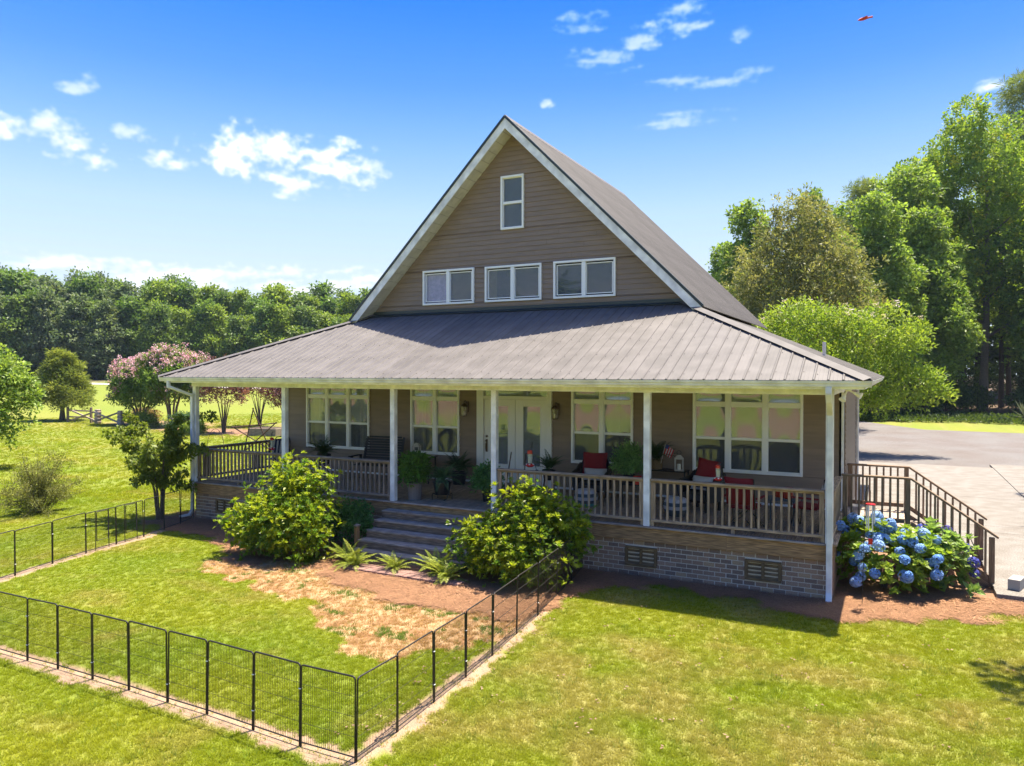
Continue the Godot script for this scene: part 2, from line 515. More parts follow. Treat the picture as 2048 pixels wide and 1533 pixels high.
func to_fence(p: Vector2) -> float:
	var best := 9.0
	for l in fence_lines:
		var a: Vector2 = l[0]
		var b: Vector2 = l[l.size() - 1]
		if p.distance_to(Geometry2D.get_closest_point_to_segment(p, a, b)) > 0.9:
			continue
		for i in l.size() - 1:
			best = minf(best, p.distance_to(Geometry2D.get_closest_point_to_segment(p, l[i], l[i + 1])))
	return best

# share of bare mulch, dry straw and fence-line dirt at a spot
func cover(x: float, z: float) -> Vector3:
	var mulch := 0.0
	var straw := 0.0
	var dirt := 0.0
	if x > -19.0 and x < 6.0 and z > -5.0 and z < 10.0:
		var w := Vector2(x + 0.35 * spots.get_noise_2d(x * 2.3, z * 2.3) + 0.12 * fine.get_noise_2d(x, z), z + 0.35 * spots.get_noise_2d(x * 2.3 + 70.0, z * 2.3) + 0.12 * fine.get_noise_2d(x + 30.0, z))
		for p in mulch_polys:
			if Geometry2D.is_point_in_polygon(w, p):
				mulch = 1.0
		if mulch == 0.0 and Geometry2D.is_point_in_polygon(w, straw_poly):
			straw = 1.0
		var d := to_fence(Vector2(x, z))
		if d < 0.17 + 0.12 * spots.get_noise_2d(x * 3.0 + 9.0, z * 3.0):
			dirt = 1.0
	elif x < -30.0 and z < -12.0:
		var n := 0.12 * spots.get_noise_2d(x * 0.5, z * 0.5)
		for e in [[-50.0, -24.5, 5.5, 2.6], [-40.0, -21.5, 6.5, 1.9], [-37.0, -28.0, 6.0, 2.6]]:
			if Vector2((x - e[0]) / e[2], (z - e[1]) / e[3]).length() < 1.0 + n * 2.0:
				mulch = 1.0
	elif z > 22.0:
		if absf(z - 53.0 - 3.0 * lumps.get_noise_2d(x * 0.6, 3.0)) < 10.0:
			mulch = 1.0
	return Vector3(mulch, straw, dirt)

func lawn_color(x: float, z: float) -> Color:
	var a := lumps.get_noise_2d(x, z)
	var b := spots.get_noise_2d(x + 40.0, z)
	var c := fine.get_noise_2d(x, z)
	var k := Color(0.285, 0.30, 0.016)
	k = k.lerp(Color(0.185, 0.265, 0.010), clampf(0.45 + a * 0.6 + b * 0.22, 0.0, 1.0))
	var dry := 0.0
	if x > -4.0 and z > -3.0 and z < 16.0:
		dry = clampf(0.30 + b * 1.1 + a * 0.7 + c * 0.2, 0.0, 0.85)
	else:
		dry = clampf(b * 1.1 - a * 0.6 + c * 0.2 - 0.16, 0.0, 0.6)
	k = k.lerp(Color(0.41, 0.31, 0.095), dry * 0.7)
	return k * (0.72 + 0.03 * c)

func ground_color(x: float, z: float) -> Color:
	var k := lawn_color(x, z)
	var w := cover(x, z)
	if w.x > 0.0:
		k = Color(0.29, 0.16, 0.09) * (0.85 + 0.3 * fine.get_noise_2d(x * 2.0, z * 2.0))
	elif w.y > 0.0:
		var t := spots.get_noise_2d(x * 3.0, z * 3.0) + 0.5 * fine.get_noise_2d(x * 1.6, z * 1.6)
		k = Color(0.44, 0.29, 0.145).lerp(Color(0.28, 0.14, 0.055), clampf(0.3 + t * 1.5, 0, 1))
	elif w.z > 0.0:
		k = Color(0.36, 0.24, 0.15) * (0.9 + 0.35 * fine.get_noise_2d(x * 2.0, z * 2.0))
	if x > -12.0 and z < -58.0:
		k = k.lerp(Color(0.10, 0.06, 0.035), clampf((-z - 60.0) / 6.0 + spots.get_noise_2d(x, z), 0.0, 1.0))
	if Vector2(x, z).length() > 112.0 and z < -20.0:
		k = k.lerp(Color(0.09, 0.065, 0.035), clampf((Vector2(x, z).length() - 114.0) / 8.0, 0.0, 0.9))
	return k

func lines(lo: float, a: float, b: float, hi: float, step: float) -> PackedFloat32Array:
	var out := PackedFloat32Array()
	var s := step
	var x := a
	var left := []
	while x > lo:
		s = minf(s * 1.14, 9.0)
		x -= s
		left.append(x)
	left.reverse()
	for v in left:
		out.append(v)
	x = a
	while x < b:
		out.append(x)
		x += step
	s = step
	while x < hi:
		out.append(x)
		s = minf(s * 1.14, 9.0)
		x += s
	out.append(x)
	return out

func make_ground():
	var xs := lines(-330.0, -17.0, 5.0, 200.0, 0.11)
	var zs := lines(-330.0, -3.0, 9.5, 160.0, 0.11)
	var v := PackedVector3Array()
	var n := PackedVector3Array()
	var c := PackedColorArray()
	var idx := PackedInt32Array()
	for z in zs:
		for x in xs:
			v.append(Vector3(x, height(x, z), z))
			n.append(Vector3.UP)
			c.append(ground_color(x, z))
	var w := xs.size()
	for j in zs.size() - 1:
		for i in w - 1:
			var k := j * w + i
			idx.append_array(PackedInt32Array([k, k + 1, k + w + 1, k, k + w + 1, k + w]))
	var a := []
	a.resize(Mesh.ARRAY_MAX)
	a[Mesh.ARRAY_VERTEX] = v
	a[Mesh.ARRAY_NORMAL] = n
	a[Mesh.ARRAY_COLOR] = c
	a[Mesh.ARRAY_INDEX] = idx
	var m := ArrayMesh.new()
	m.add_surface_from_arrays(Mesh.PRIMITIVE_TRIANGLES, a)
	structure("ground", m, M["ground"])
	# gravel yard behind the house, following the land
	var near := [Vector2(-14, -20.0), Vector2(-6, -20.4), Vector2(0, -20.9), Vector2(6, -22.9), Vector2(12, -23.2), Vector2(22, -23.2), Vector2(60, -23)]
	var far := [Vector2(-14, -66), Vector2(-6, -60), Vector2(-1.6, -54.5), Vector2(2.9, -46.0), Vector2(8.6, -45.4), Vector2(22, -45), Vector2(60, -46)]
	var mb := MB.new()
	for i in near.size() - 1:
		for s in 4:
			var p := []
			for q in [[0, s], [0, s + 1], [1, s + 1], [1, s]]:
				var d: Vector2 = (near[i + q[0]] as Vector2).lerp(far[i + q[0]], q[1] / 4.0)
				p.append(Vector3(d.x, height(d.x, d.y) + 0.02, d.y))
			mb.quad_out(p[0], p[1], p[2], p[3], Vector3(0, -90, -30))
	structure("gravel_driveway", mb.mesh(), M["gravel"])
	# concrete pad: slabs of one pour parted by saw joints
	var pad := joint(self, "concrete_driveway")
	taken["concrete_driveway"] = 0
	pad.set_meta("kind", "structure")
	for row in [[Vector2(2.62, -1.48), Vector2(4.62, -7.4)], [Vector2(0.12, -7.42), Vector2(4.62, -8.3)], [Vector2(-0.58, -8.32), Vector2(4.62, -13.3)], [Vector2(-3.0, -13.32), Vector2(4.62, -22.2)], [Vector2(4.64, -1.48), Vector2(10.4, -7.4)], [Vector2(4.64, -7.42), Vector2(10.4, -13.3)], [Vector2(4.64, -13.32), Vector2(10.4, -23.6)], [Vector2(10.42, -1.48), Vector2(24, -23.6)], [Vector2(0.12, -4.4), Vector2(2.6, -7.4)]]:
		var a2: Vector2 = row[0]
		var b2: Vector2 = row[1]
		part(pad, "concrete_slab", box_mesh(Vector3(b2.x - a2.x, 0.16, a2.y - b2.y), 0.006), M["concrete"], Vector3((a2.x + b2.x) * 0.5, G + 0.02, (a2.y + b2.y) * 0.5))
	# pale farm road in front of the tree line
	var rb := MB.new()
	var rp := [Vector2(-190, -10), Vector2(-150, -29.5), Vector2(-115, -47.6), Vector2(-102, -54.3), Vector2(-76, -67.7), Vector2(-40, -84), Vector2(-10, -96)]
	for i in rp.size() - 1:
		var off := Vector2(0.46, 0.89) * 1.5
		for s in 6:
			var q := []
			for t in [s / 6.0, (s + 1) / 6.0]:
				var d: Vector2 = (rp[i] as Vector2).lerp(rp[i + 1], t)
				q.append(Vector3(d.x - off.x, height(d.x - off.x, d.y - off.y) + 0.05, d.y - off.y))
				q.append(Vector3(d.x + off.x, height(d.x + off.x, d.y + off.y) + 0.05, d.y + off.y))
			rb.quad_out(q[0], q[1], q[3], q[2], Vector3(-80, -90, -60))
	structure("road", rb.mesh(), M["road"])

# ---------------------------------------------------------------- house
const WALL := -3.5
const EAVE_Y := 2.86
const EAVE_Z := 0.63

func lap(xa0: float, xa1: float, xb0: float, xb1: float, y0: float, y1: float) -> Mesh:
	# one lap of siding in its own frame: x along the wall, z out of it
	var b := MB.new()
	var o := 0.021
	var i := 0.003
	var p := [Vector3(xa0, y0, o), Vector3(xb0, y0, o), Vector3(xb1, y1, i), Vector3(xa1, y1, i), Vector3(xa0, y0, -0.01), Vector3(xb0, y0, -0.01), Vector3(xb1, y1, -0.01), Vector3(xa1, y1, -0.01)]
	var m: Vector3 = (p[0] + p[1] + p[2] + p[3] + p[4] + p[6]) / 6.0
	for f in [[0, 1, 2, 3], [4, 5, 6, 7], [0, 1, 5, 4], [3, 2, 6, 7], [0, 3, 7, 4], [1, 2, 6, 5]]:
		b.quad_out(p[f[0]], p[f[1]], p[f[2]], p[f[3]], m)
	return b.mesh()

func siding(parent: Node, x0: float, x1: float, y0: float, y1: float, holes: Array, apex := 0.0, basis := Basis(), org := Vector3(0, 0, WALL)):
	var k := 0
	var y := y0
	while y < y1 - 0.01:
		var yt := minf(y + 0.127, y1)
		var cuts := [y, yt]
		for h in holes:
			for e in [h[2], h[3]]:
				if e > y + 0.004 and e < yt - 0.004:
					cuts.append(e)
		cuts.sort()
		for q in cuts.size() - 1:
			var ya: float = cuts[q]
			var yb: float = cuts[q + 1]
			var segs := [[x0, x1]]
			for h in holes:
				if h[2] < yb - 0.002 and h[3] > ya + 0.002:
					var nxt := []
					for s in segs:
						if h[1] <= s[0] or h[0] >= s[1]:
							nxt.append(s)
							continue
						if h[0] > s[0]:
							nxt.append([s[0], h[0]])
						if h[1] < s[1]:
							nxt.append([h[1], s[1]])
					segs = nxt
			var short := []
			for s in segs:
				var at: float = s[0]
				var nxt2: float = s[0] + fposmod(k * 1.37, 2.4) + 1.3
				while nxt2 < s[1] - 0.6:
					short.append([at, nxt2 - 0.002])
					at = nxt2
					nxt2 += 3.66
				short.append([at, s[1]])
			for s in short:
				var a0: float = s[0]
				var a1: float = s[0]
				var b0: float = s[1]
				var b1: float = s[1]
				if apex > 0.0:
					a0 = maxf(a0, -8.0 - (apex - ya))
					a1 = maxf(a1, -8.0 - (apex - yb))
					b0 = minf(b0, -8.0 + (apex - ya))
					b1 = minf(b1, -8.0 + (apex - yb))
				if b0 - a0 > 0.02:
					part(parent, "siding_board", lap(a0, minf(a1, b1), b0, maxf(b1, a1), ya, yb), M["siding%d" % (rng.randi() % 3)], org, basis)
		y = yt
		k += 1

func pane_mesh(w: float, h: float, bow: float) -> Mesh:
	# insulated glass sheets are drawn in a little by the cold; smooth normals
	var b := MB.new()
	var N := 8
	var P := func(i: int, j: int) -> Array:
		var u := float(i) / N * 2.0 - 1.0
		var t := float(j) / N * 2.0 - 1.0
		var d := -bow * (1.0 - u * u) * (1.0 - t * t)
		var nx := -bow * 2.0 * u * (1.0 - t * t) / (w * 0.5)
		var ny := -bow * 2.0 * t * (1.0 - u * u) / (h * 0.5)
		return [Vector3(u * w * 0.5, t * h * 0.5, d), Vector3(nx, ny, 1.0).normalized()]
	for i in N:
		for j in N:
			var a: Array = P.call(i, j)
			var c: Array = P.call(i, j + 1)
			var d: Array = P.call(i + 1, j + 1)
			var e: Array = P.call(i + 1, j)
			b.smooth_tri(a[0], c[0], d[0], a[1], c[1], d[1])
			b.smooth_tri(a[0], d[0], e[0], a[1], d[1], e[1])
	return b.mesh()

# a window: outer frame, sashes and panes. cols and rows are lists of [from, to] glass spans
func window(parent: Node, called: String, x0: float, x1: float, y0: float, y1: float, cols: Array, rows: Array, glass: Material, drapes := 0):
	var w := joint(parent, called, Vector3((x0 + x1) * 0.5, y0, WALL))
	var cx := (x0 + x1) * 0.5
	var f := MB.new()
	var t := 0.055
	f.bevel_box(Vector3(0, t * 0.5, 0.02), Vector3(x1 - x0, t, 0.09), 0.004)
	f.bevel_box(Vector3(0, y1 - y0 - t * 0.5, 0.02), Vector3(x1 - x0, t, 0.09), 0.004)
	for s in [-1, 1]:
		f.bevel_box(Vector3(s * ((x1 - x0) * 0.5 - t * 0.5), (y1 - y0) * 0.5, 0.02), Vector3(t, y1 - y0 - 2 * t, 0.088), 0.004)
	part(w, "frame", f.mesh(), M["white_vinyl"])
	var s2 := MB.new()
	for i in cols.size() - 1:
		s2.bevel_box(Vector3((cols[i][1] + cols[i + 1][0]) * 0.5 - cx, (y1 - y0) * 0.5, 0.012), Vector3(cols[i + 1][0] - cols[i][1] - 0.03, y1 - y0 - 2 * t, 0.084), 0.004)
	for i in rows.size() - 1:
		for c in cols:
			s2.bevel_box(Vector3((c[0] + c[1]) * 0.5 - cx, (rows[i][1] + rows[i + 1][0]) * 0.5 - y0, 0.005), Vector3(c[1] - c[0] + 0.026, rows[i + 1][0] - rows[i][1] - 0.002, 0.07), 0.004)
	# sash edges round every pane
	for c in cols:
		for r in rows:
			for s in [0, 1]:
				s2.box(Vector3(c[s] - cx + (0.009 if s else -0.009) * 1.0, (r[0] + r[1]) * 0.5 - y0, -0.004), Vector3(0.02, r[1] - r[0] + 0.03, 0.05))
				s2.box(Vector3((c[0] + c[1]) * 0.5 - cx, r[s] - y0 + (0.009 if s else -0.009), -0.006), Vector3(c[1] - c[0], 0.02, 0.05))
	part(w, "sash", s2.mesh(), M["white_vinyl"])
	for c in cols:
		for r in rows:
			var ww: float = c[1] - c[0]
			var hh: float = r[1] - r[0]
			var tilt := Basis(Vector3.RIGHT, rng.randf_range(-0.006, 0.006)) * Basis(Vector3.UP, rng.randf_range(-0.006, 0.006))
			part(w, "pane", pane_mesh(ww + 0.01, hh + 0.01, (rng.randf_range(0.002, 0.007) if y0 < 3.0 else 0.0012) if hh > 0.4 else 0.002), M["glass_screen"] if y0 < 3.0 and r[0] < 1.0 else glass, Vector3((c[0] + c[1]) * 0.5 - cx, (r[0] + r[1]) * 0.5 - y0, -0.012), tilt)
	if drapes > 0:
		for s in [-1, 1]:
			var cw := (x1 - x0) * (0.26 if drapes == 1 else 0.4)
			var d := MB.new()
			var steps := 44
			for i in steps:
				var q := []
				for e in [i, i + 1]:
					var u := float(e) / steps
					q.append(Vector3(s * ((x1 - x0) * 0.5 + 0.08 - u * cw), 0, -0.24 + 0.035 * sin(u * 40.0) + 0.012 * sin(u * 97.0)))
				d.quad(q[0] + Vector3(0, -0.55, 0), q[0] + Vector3(0, y1 - y0 + 0.05, 0), q[1] + Vector3(0, y1 - y0 + 0.05, 0), q[1] + Vector3(0, -0.55, 0))
			part(w, "curtain", d.mesh(), M["curtain"])

# ribbed metal sheets on a slope. O: start of the eave, U: along it, D: up the slope, limit(u): how far up the sheet runs
func roof_slope(parent: Node, called: String, O: Vector3, U: Vector3, D: Vector3, L: float, limit: Callable):
	var r := joint(parent, called)
	var N := U.cross(D).normalized()
	if N.y < 0.0:
		N = -N
	var pitch := 0.2286
	var u := 0.0
	var i := 0
	var b := MB.new()
	var mid := O + U * (L * 0.5) + D * 2.0 - N * 6.0
	while u < L - 0.001:
		var u1 := minf(u + pitch, L)
		var va: float = maxf(0.0, limit.call(u))
		var vb: float = maxf(0.0, limit.call(u1))
		var P := func(uu: float, vv: float, nn: float) -> Vector3: return O + U * uu + D * vv + N * nn
		b.quad_out(P.call(u, 0, 0), P.call(u1, 0, 0), P.call(u1, vb, 0), P.call(u, va, 0), mid)
		b.quad_out(P.call(u, 0, 0), P.call(u1, 0, 0), P.call(u1, 0, -0.02), P.call(u, 0, -0.02), mid + D * 6.0)
		# two faint stiffening ridges between the ribs
		for g in [0.36, 0.64]:
			var ug: float = u + (u1 - u) * g
			var vg := minf(va, vb) - 0.02
			if vg > 0.1:
				b.quad_out(P.call(ug - 0.012, 0, 0.001), P.call(ug, 0, 0.0022), P.call(ug, vg, 0.0022), P.call(ug - 0.012, vg, 0.001), mid)
				b.quad_out(P.call(ug + 0.012, 0, 0.001), P.call(ug, 0, 0.0022), P.call(ug, vg, 0.0022), P.call(ug + 0.012, vg, 0.001), mid)
		if va > 0.05:
			var h := 0.017
			var e := [-0.024, -0.009, 0.009, 0.024]
			var hs := [0.0, h, h, 0.0]
			var vt := va - 0.03
			for k in 3:
				b.quad_out(P.call(u + e[k], -0.004, hs[k]), P.call(u + e[k + 1], -0.004, hs[k + 1]), P.call(u + e[k + 1], vt, hs[k + 1]), P.call(u + e[k], vt, hs[k]), mid)
			b.quad_out(P.call(u + e[0], vt, 0), P.call(u + e[1], vt, h), P.call(u + e[2], vt, h), P.call(u + e[3], vt, 0), mid - D * 6.0)
			# screw heads down the flat beside each rib
			var sv := 0.25 + 0.1 * (i % 2)
			while sv < va - 0.1:
				b.box(P.call(u + 0.045, sv, 0.004), Vector3(0.012, 0.012, 0.012))
				sv += 0.9
		u = u1
		i += 1
		if i % 4 == 0 or u >= L - 0.001:
			part(r, "roof_panel", b.mesh(), M["roof_metal%d" % (rng.randi() % 3)])
			b = MB.new()

func strip(mb: MB, a: Vector3, b: Vector3, w: float, h: float, up: Vector3):
	var x := (b - a).normalized()
	var z := x.cross(up).normalized()
	mb.box((a + b) * 0.5, Vector3((b - a).length(), h, w), Basis(x, z.cross(x), z))

func make_house():
	var H := thing("farmhouse", "brown-sided farmhouse with steep metal gable roof and railed front porch", "house")
	# --- brick foundation: recessed mortar bed with proud bricks
	var F := joint(H, "foundation")
	var mm := MB.new()
	mm.box(Vector3(-8.0, -0.76, -0.09), Vector3(16.02, 0.92, 0.08))
	mm.box(Vector3(0.0, -0.76, -5.7), Vector3(0.08, 0.92, 11.0))
	mm.box(Vector3(-16.0, -0.76, -5.7), Vector3(0.08, 0.92, 11.0))
	part(F, "mortar", mm.mesh(), M["mortar"])
	var vents := [[-3.71, -3.08, -0.81, -0.43], [-1.42, -0.79, -0.80, -0.43], [-15.21, -14.61, -0.79, -0.42], [-10.78, -10.15, -0.80, -0.44]]
	var spots_for := []
	for row in 9:
		var y := -0.357 - row * 0.0862
		var off := 0.105 if row % 2 else 0.0
		var x := 0.02
		while x > -16.0:
			var xa := maxf(x - (0.105 if x > 0.0 and off > 0.0 else 0.21), -16.03)
			var pieces := [[xa + 0.0075, x - 0.0075]]
			for v in vents:
				if y + 0.03 > v[2] and y - 0.03 < v[3]:
					var nx := []
					for q in pieces:
						if v[1] < q[0] or v[0] > q[1]:
							nx.append(q)
							continue
						if v[0] - q[0] > 0.03:
							nx.append([q[0], v[0] - 0.006])
						if q[1] - v[1] > 0.03:
							nx.append([v[1] + 0.006, q[1]])
					pieces = nx
			for q in pieces:
				var c: float = (q[0] + q[1]) * 0.5
				var hid := (c > -13.4 and c < -4.75)
				spots_for.append([1 if hid else 0, -c, c, y, q[1] - q[0]])
			x = xa
	spots_for.sort_custom(func(a, b): return a[0] < b[0] if a[0] != b[0] else a[1] < b[1])
	var rest := MB.new()
	var n := 0
	for s in spots_for:
		var jit := rng.randf_range(0.0, 0.004)
		var length: float = snappedf(s[4], 0.01)
		if n < 300:
			var tone := [0, 0, 0, 1, 1, 2, 2, 3][rng.randi() % 8] as int
			part(F, "brick", box_mesh(Vector3(length, 0.0715, 0.06), 0.004), M["brick%d" % tone], Vector3(s[2], s[3], -0.074 + jit))
		else:
			rest.box(Vector3(s[2], s[3], -0.074 + jit), Vector3(length, 0.0745, 0.06))
		n += 1
	for row in 9:
		for k in 26:
			for sx in [0.02, -16.02]:
				rest.box(Vector3(sx, -0.357 - row * 0.0862, -0.16 - k * 0.21 - (0.105 if row % 2 else 0.0)), Vector3(0.075, 0.0745, 0.198))
	var rp := part(F, "brick_mass", rest.mesh(), M["brick0"])
	rp.set_meta("kind", "stuff")
	for v in vents:
		var V := joint(H, "crawl_vent", Vector3((v[0] + v[1]) * 0.5, (v[2] + v[3]) * 0.5, -0.04))
		var w: float = v[1] - v[0]
		var h: float = v[3] - v[2]
		for s in [-1, 1]:
			board(V, "frame", Vector3(-w * 0.5, s * (h * 0.5 - 0.02), 0.01), Vector3(w * 0.5, s * (h * 0.5 - 0.02), 0.01), 0.045, 0.06, M["vent_wood"], 0.004)
			board(V, "frame", Vector3(s * (w * 0.5 - 0.02), -h * 0.5 + 0.043, 0.008), Vector3(s * (w * 0.5 - 0.02), h * 0.5 - 0.043, 0.008), 0.045, 0.06, M["vent_wood"], 0.004)
		board(V, "frame", Vector3(0, -h * 0.5 + 0.043, 0.006), Vector3(0, h * 0.5 - 0.043, 0.006), 0.04, 0.055, M["vent_wood"], 0.003)
		for k in 4:
			var yy := -h * 0.5 + 0.075 + k * (h - 0.15) / 3.0
			part(V, "slat", box_mesh(Vector3(w - 0.09, 0.075, 0.012)), M["vent_wood"], Vector3(0, yy, -0.01), Basis(Vector3.RIGHT, -0.6))
		part(V, "backing", box_mesh(Vector3(w - 0.02, h - 0.02, 0.01)), M["soil"], Vector3(0, 0, -0.055))
	# --- rim boards, deck
	var D := joint(H, "deck")
	var xr := [-16.02, -12.1, -8.3, -4.4, -1.75, 0.02]
	for i in xr.size() - 1:
		board(D, "rim_board", Vector3(xr[i] + 0.001, -0.175, -0.02), Vector3(xr[i + 1] - 0.001, -0.175, -0.02), 0.27, 0.045, M["rim_wood%d" % (i % 4)], 0.004)
	board(D, "rim_board", Vector3(0.035, -0.175, -0.05), Vector3(0.035, -0.175, -4.4), 0.27, 0.045, M["rim_wood1"], 0.004)
	board(D, "rim_board", Vector3(-16.035, -0.175, -0.05), Vector3(-16.035, -0.175, -3.5), 0.27, 0.045, M["rim_wood2"], 0.004)
	var x0 := -16.05
	var bi := 0
	while x0 < 0.05:
		board(D, "deck_board", Vector3(x0 + 0.07, -0.019, 0.0), Vector3(x0 + 0.07, -0.019, -3.5), 0.036, 0.134, M["deck_wood%d" % (rng.randi() % 4)], 0.005)
		x0 += 0.1395
		bi += 1
	for i in 5:
		board(D, "nosing", Vector3(-16.06 + i * 3.226 + 0.002, -0.019, 0.022), Vector3(-16.06 + (i + 1) * 3.226 - 0.002, -0.019, 0.022), 0.038, 0.04, M["step_wood%d" % (i % 4)], 0.006)
	part(D, "joists", box_mesh(Vector3(15.9, 0.2, 3.3)), M["soil"], Vector3(-8, -0.16, -1.78))
	# --- porch posts, beam, ceiling
	var px := [-16.0, -12.7362, -9.3511, -6.6701, -3.2766, 0.0]
	for x in px:
		part(H, "porch_post", box_mesh(Vector3(0.125, 2.61, 0.125), 0.006), M["white_paint"], Vector3(x, 1.305, -0.045))
	board(H, "porch_beam", Vector3(-16.07, 2.715, -0.04), Vector3(0.07, 2.715, -0.04), 0.23, 0.16, M["white_paint"], 0.006)
	board(H, "porch_beam", Vector3(0.0, 2.715, -0.125), Vector3(0.0, 2.715, -3.5), 0.23, 0.14, M["white_paint"], 0.006)
	board(H, "porch_beam", Vector3(-16.0, 2.715, -0.125), Vector3(-16.0, 2.715, -3.5), 0.23, 0.14, M["white_paint"], 0.006)
	part(H, "porch_ceiling", box_mesh(Vector3(15.84, 0.02, 3.36)), M["soffit"], Vector3(-8.0, 2.70, -1.81))
	# --- railings: front bays, left side, right stub
	rail_run(H, Vector3(-15.93, 0, -0.05), Vector3(-12.81, 0, -0.05), "grey_wood", 23)
	rail_run(H, Vector3(-12.66, 0, -0.05), Vector3(-9.43, 0, -0.05), "grey_wood", 24)
	rail_run(H, Vector3(-6.59, 0, -0.05), Vector3(-3.35, 0, -0.05), "rail_wood", 24)
	rail_run(H, Vector3(-3.20, 0, -0.05), Vector3(-0.08, 0, -0.05), "rail_wood", 24)
	rail_run(H, Vector3(-16.0, 0, -0.13), Vector3(-16.0, 0, -3.44), "grey_wood", 25)
	rail_run(H, Vector3(0.02, 0, -0.13), Vector3(0.02, 0, -2.15), "rail_wood", 15)
	# --- front steps
	var S := joint(H, "front_steps")
	for k in 5:
		var yt := -0.167 * (k + 1)
		var zf := 0.045 + 0.285 * k
		var sh := 0.0
		for q in 2:
			board(S, "tread", Vector3(-9.42, yt - 0.018, zf + 0.07 + q * 0.143), Vector3(-6.62, yt - 0.018, zf + 0.07 + q * 0.143), 0.036, 0.138, M["step_wood%d" % ((k + q) % 4)], 0.005)
		board(S, "riser", Vector3(-9.40, yt - 0.103, zf + 0.262), Vector3(-6.64, yt - 0.103, zf + 0.262), 0.132, 0.024, M["stair_wood%d" % (k % 4)], 0.002)
	for x in [-9.395, -6.645]:
		var sb := MB.new()
		for k in 5:
			sb.box(Vector3(x, (-0.167 * (k + 1) - 0.037 + G - 0.05) * 0.5, 0.045 + 0.285 * k + 0.13), Vector3(0.035, 0.167 * (-k - 1) - 0.037 - G + 0.05, 0.262 + 0.02))
		part(S, "stringer", sb.mesh(), M["stair_wood3"])
	# --- walls
	var W := joint(H, "porch_wall")
	var cols3 := func(a: float) -> Array: return [[a + 0.065, a + 0.735], [a + 0.875, a + 1.555], [a + 1.695, a + 2.365]]
	var cols2 := func(a: float) -> Array: return [[a + 0.065, a + 0.735], [a + 0.885, a + 1.565]]
	var rows := [[0.765, 1.44], [1.50, 2.20], [2.32, 2.515]]
	var holes := [[-15.19, -12.76, 0.69, 2.57], [-11.28, -9.65, 0.69, 2.57], [-9.09, -6.86, 0.0, 2.62], [-6.315, -4.685, 0.69, 2.57], [-3.22, -0.79, 0.69, 2.57]]
	siding(W, -15.97, -0.06, 0.05, 2.72, holes)
	board(W, "base_trim", Vector3(-16.0, 0.026, WALL + 0.012), Vector3(-9.1, 0.026, WALL + 0.012), 0.05, 0.03, M["white_paint"])
	board(W, "base_trim", Vector3(-6.85, 0.026, WALL + 0.012), Vector3(-0.0, 0.026, WALL + 0.012), 0.05, 0.03, M["white_paint"])
	for e in [[-16.06, -15.965], [-0.055, 0.075]]:
		board(W, "corner_trim", Vector3((e[0] + e[1]) * 0.5, 0.052, WALL + 0.012), Vector3((e[0] + e[1]) * 0.5, 2.72, WALL + 0.012), e[1] - e[0], 0.05, M["white_paint"], 0.004)
	for h in [holes[0], holes[4]]:
		window(H, "porch_window", h[0], h[1], h[2], h[3], cols3.call(h[0]), rows, M["glass"], 1 if h[0] < -10.0 else 0)
	for h in [holes[1], holes[3]]:
		window(H, "porch_window", h[0], h[1], h[2], h[3], cols2.call(h[0]), rows, M["glass"], 1 if h[0] < -10.0 else 0)
	# side walls and back; the far end of the right wall carries a corner board
	var sw := joint(H, "side_wall")
	siding(sw, 0.0, 4.55, -0.3, 2.75, [], 0.0, Basis(Vector3.UP, PI / 2), Vector3(0.055, 0, WALL - 0.05))
	board(sw, "corner_trim", Vector3(0.06, -0.32, -8.2), Vector3(0.06, 2.72, -8.2), 0.15, 0.07, M["white_paint"], 0.004)
	board(sw, "drain_pipe", Vector3(0.12, -0.9, -8.05), Vector3(0.12, 2.7, -8.05), 0.07, 0.06, M["white_paint"], 0.01)
	var body := MB.new()
	body.box(Vector3(-15.95, 1.1, -7.9), Vector3(0.06, 3.2, 8.7))
	body.box(Vector3(-0.65, 1.1, -10.2), Vector3(0.06, 3.2, 4.1))
	body.box(Vector3(-0.32, 1.1, -8.2), Vector3(0.66, 3.2, 0.06))
	body.box(Vector3(-8.3, 1.1, -12.25), Vector3(15.3, 3.2, 0.06))
	part(H, "rear_walls", body.mesh(), M["siding1"])
	# rooms behind the glass
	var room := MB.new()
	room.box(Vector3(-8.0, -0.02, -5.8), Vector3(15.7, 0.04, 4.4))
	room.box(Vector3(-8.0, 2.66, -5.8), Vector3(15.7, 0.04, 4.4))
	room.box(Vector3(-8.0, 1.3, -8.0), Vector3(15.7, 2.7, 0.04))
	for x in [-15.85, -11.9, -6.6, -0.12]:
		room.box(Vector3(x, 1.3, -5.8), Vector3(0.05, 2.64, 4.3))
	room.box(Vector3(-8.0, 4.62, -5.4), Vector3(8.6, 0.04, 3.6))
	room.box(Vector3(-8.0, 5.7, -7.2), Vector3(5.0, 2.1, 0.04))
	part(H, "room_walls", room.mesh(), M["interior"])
	make_door(H)
	# --- gable
	var GW := joint(H, "gable_wall")
	var up := [[-10.855, -9.185, 4.88, 5.85], [-8.845, -7.16, 4.885, 5.84], [-6.82, -5.14, 4.885, 5.845], [-8.362, -7.676, 6.79, 8.21]]
	siding(GW, -13.0, -3.0, 4.66, 9.45, up, 9.44)
	for i in 3:
		var u: Array = up[i]
		window(H, "gable_window", u[0], u[1], u[2], u[3], [[u[0] + 0.10, u[0] + 0.765], [u[0] + 0.90, u[1] - 0.10]], [[u[2] + 0.11, u[3] - 0.11]], M["glass_upper"])
	part(H, "window_blind", box_mesh(Vector3(0.72, 0.84, 0.01)), M["blind"], Vector3(-10.42, 5.365, WALL - 0.07))
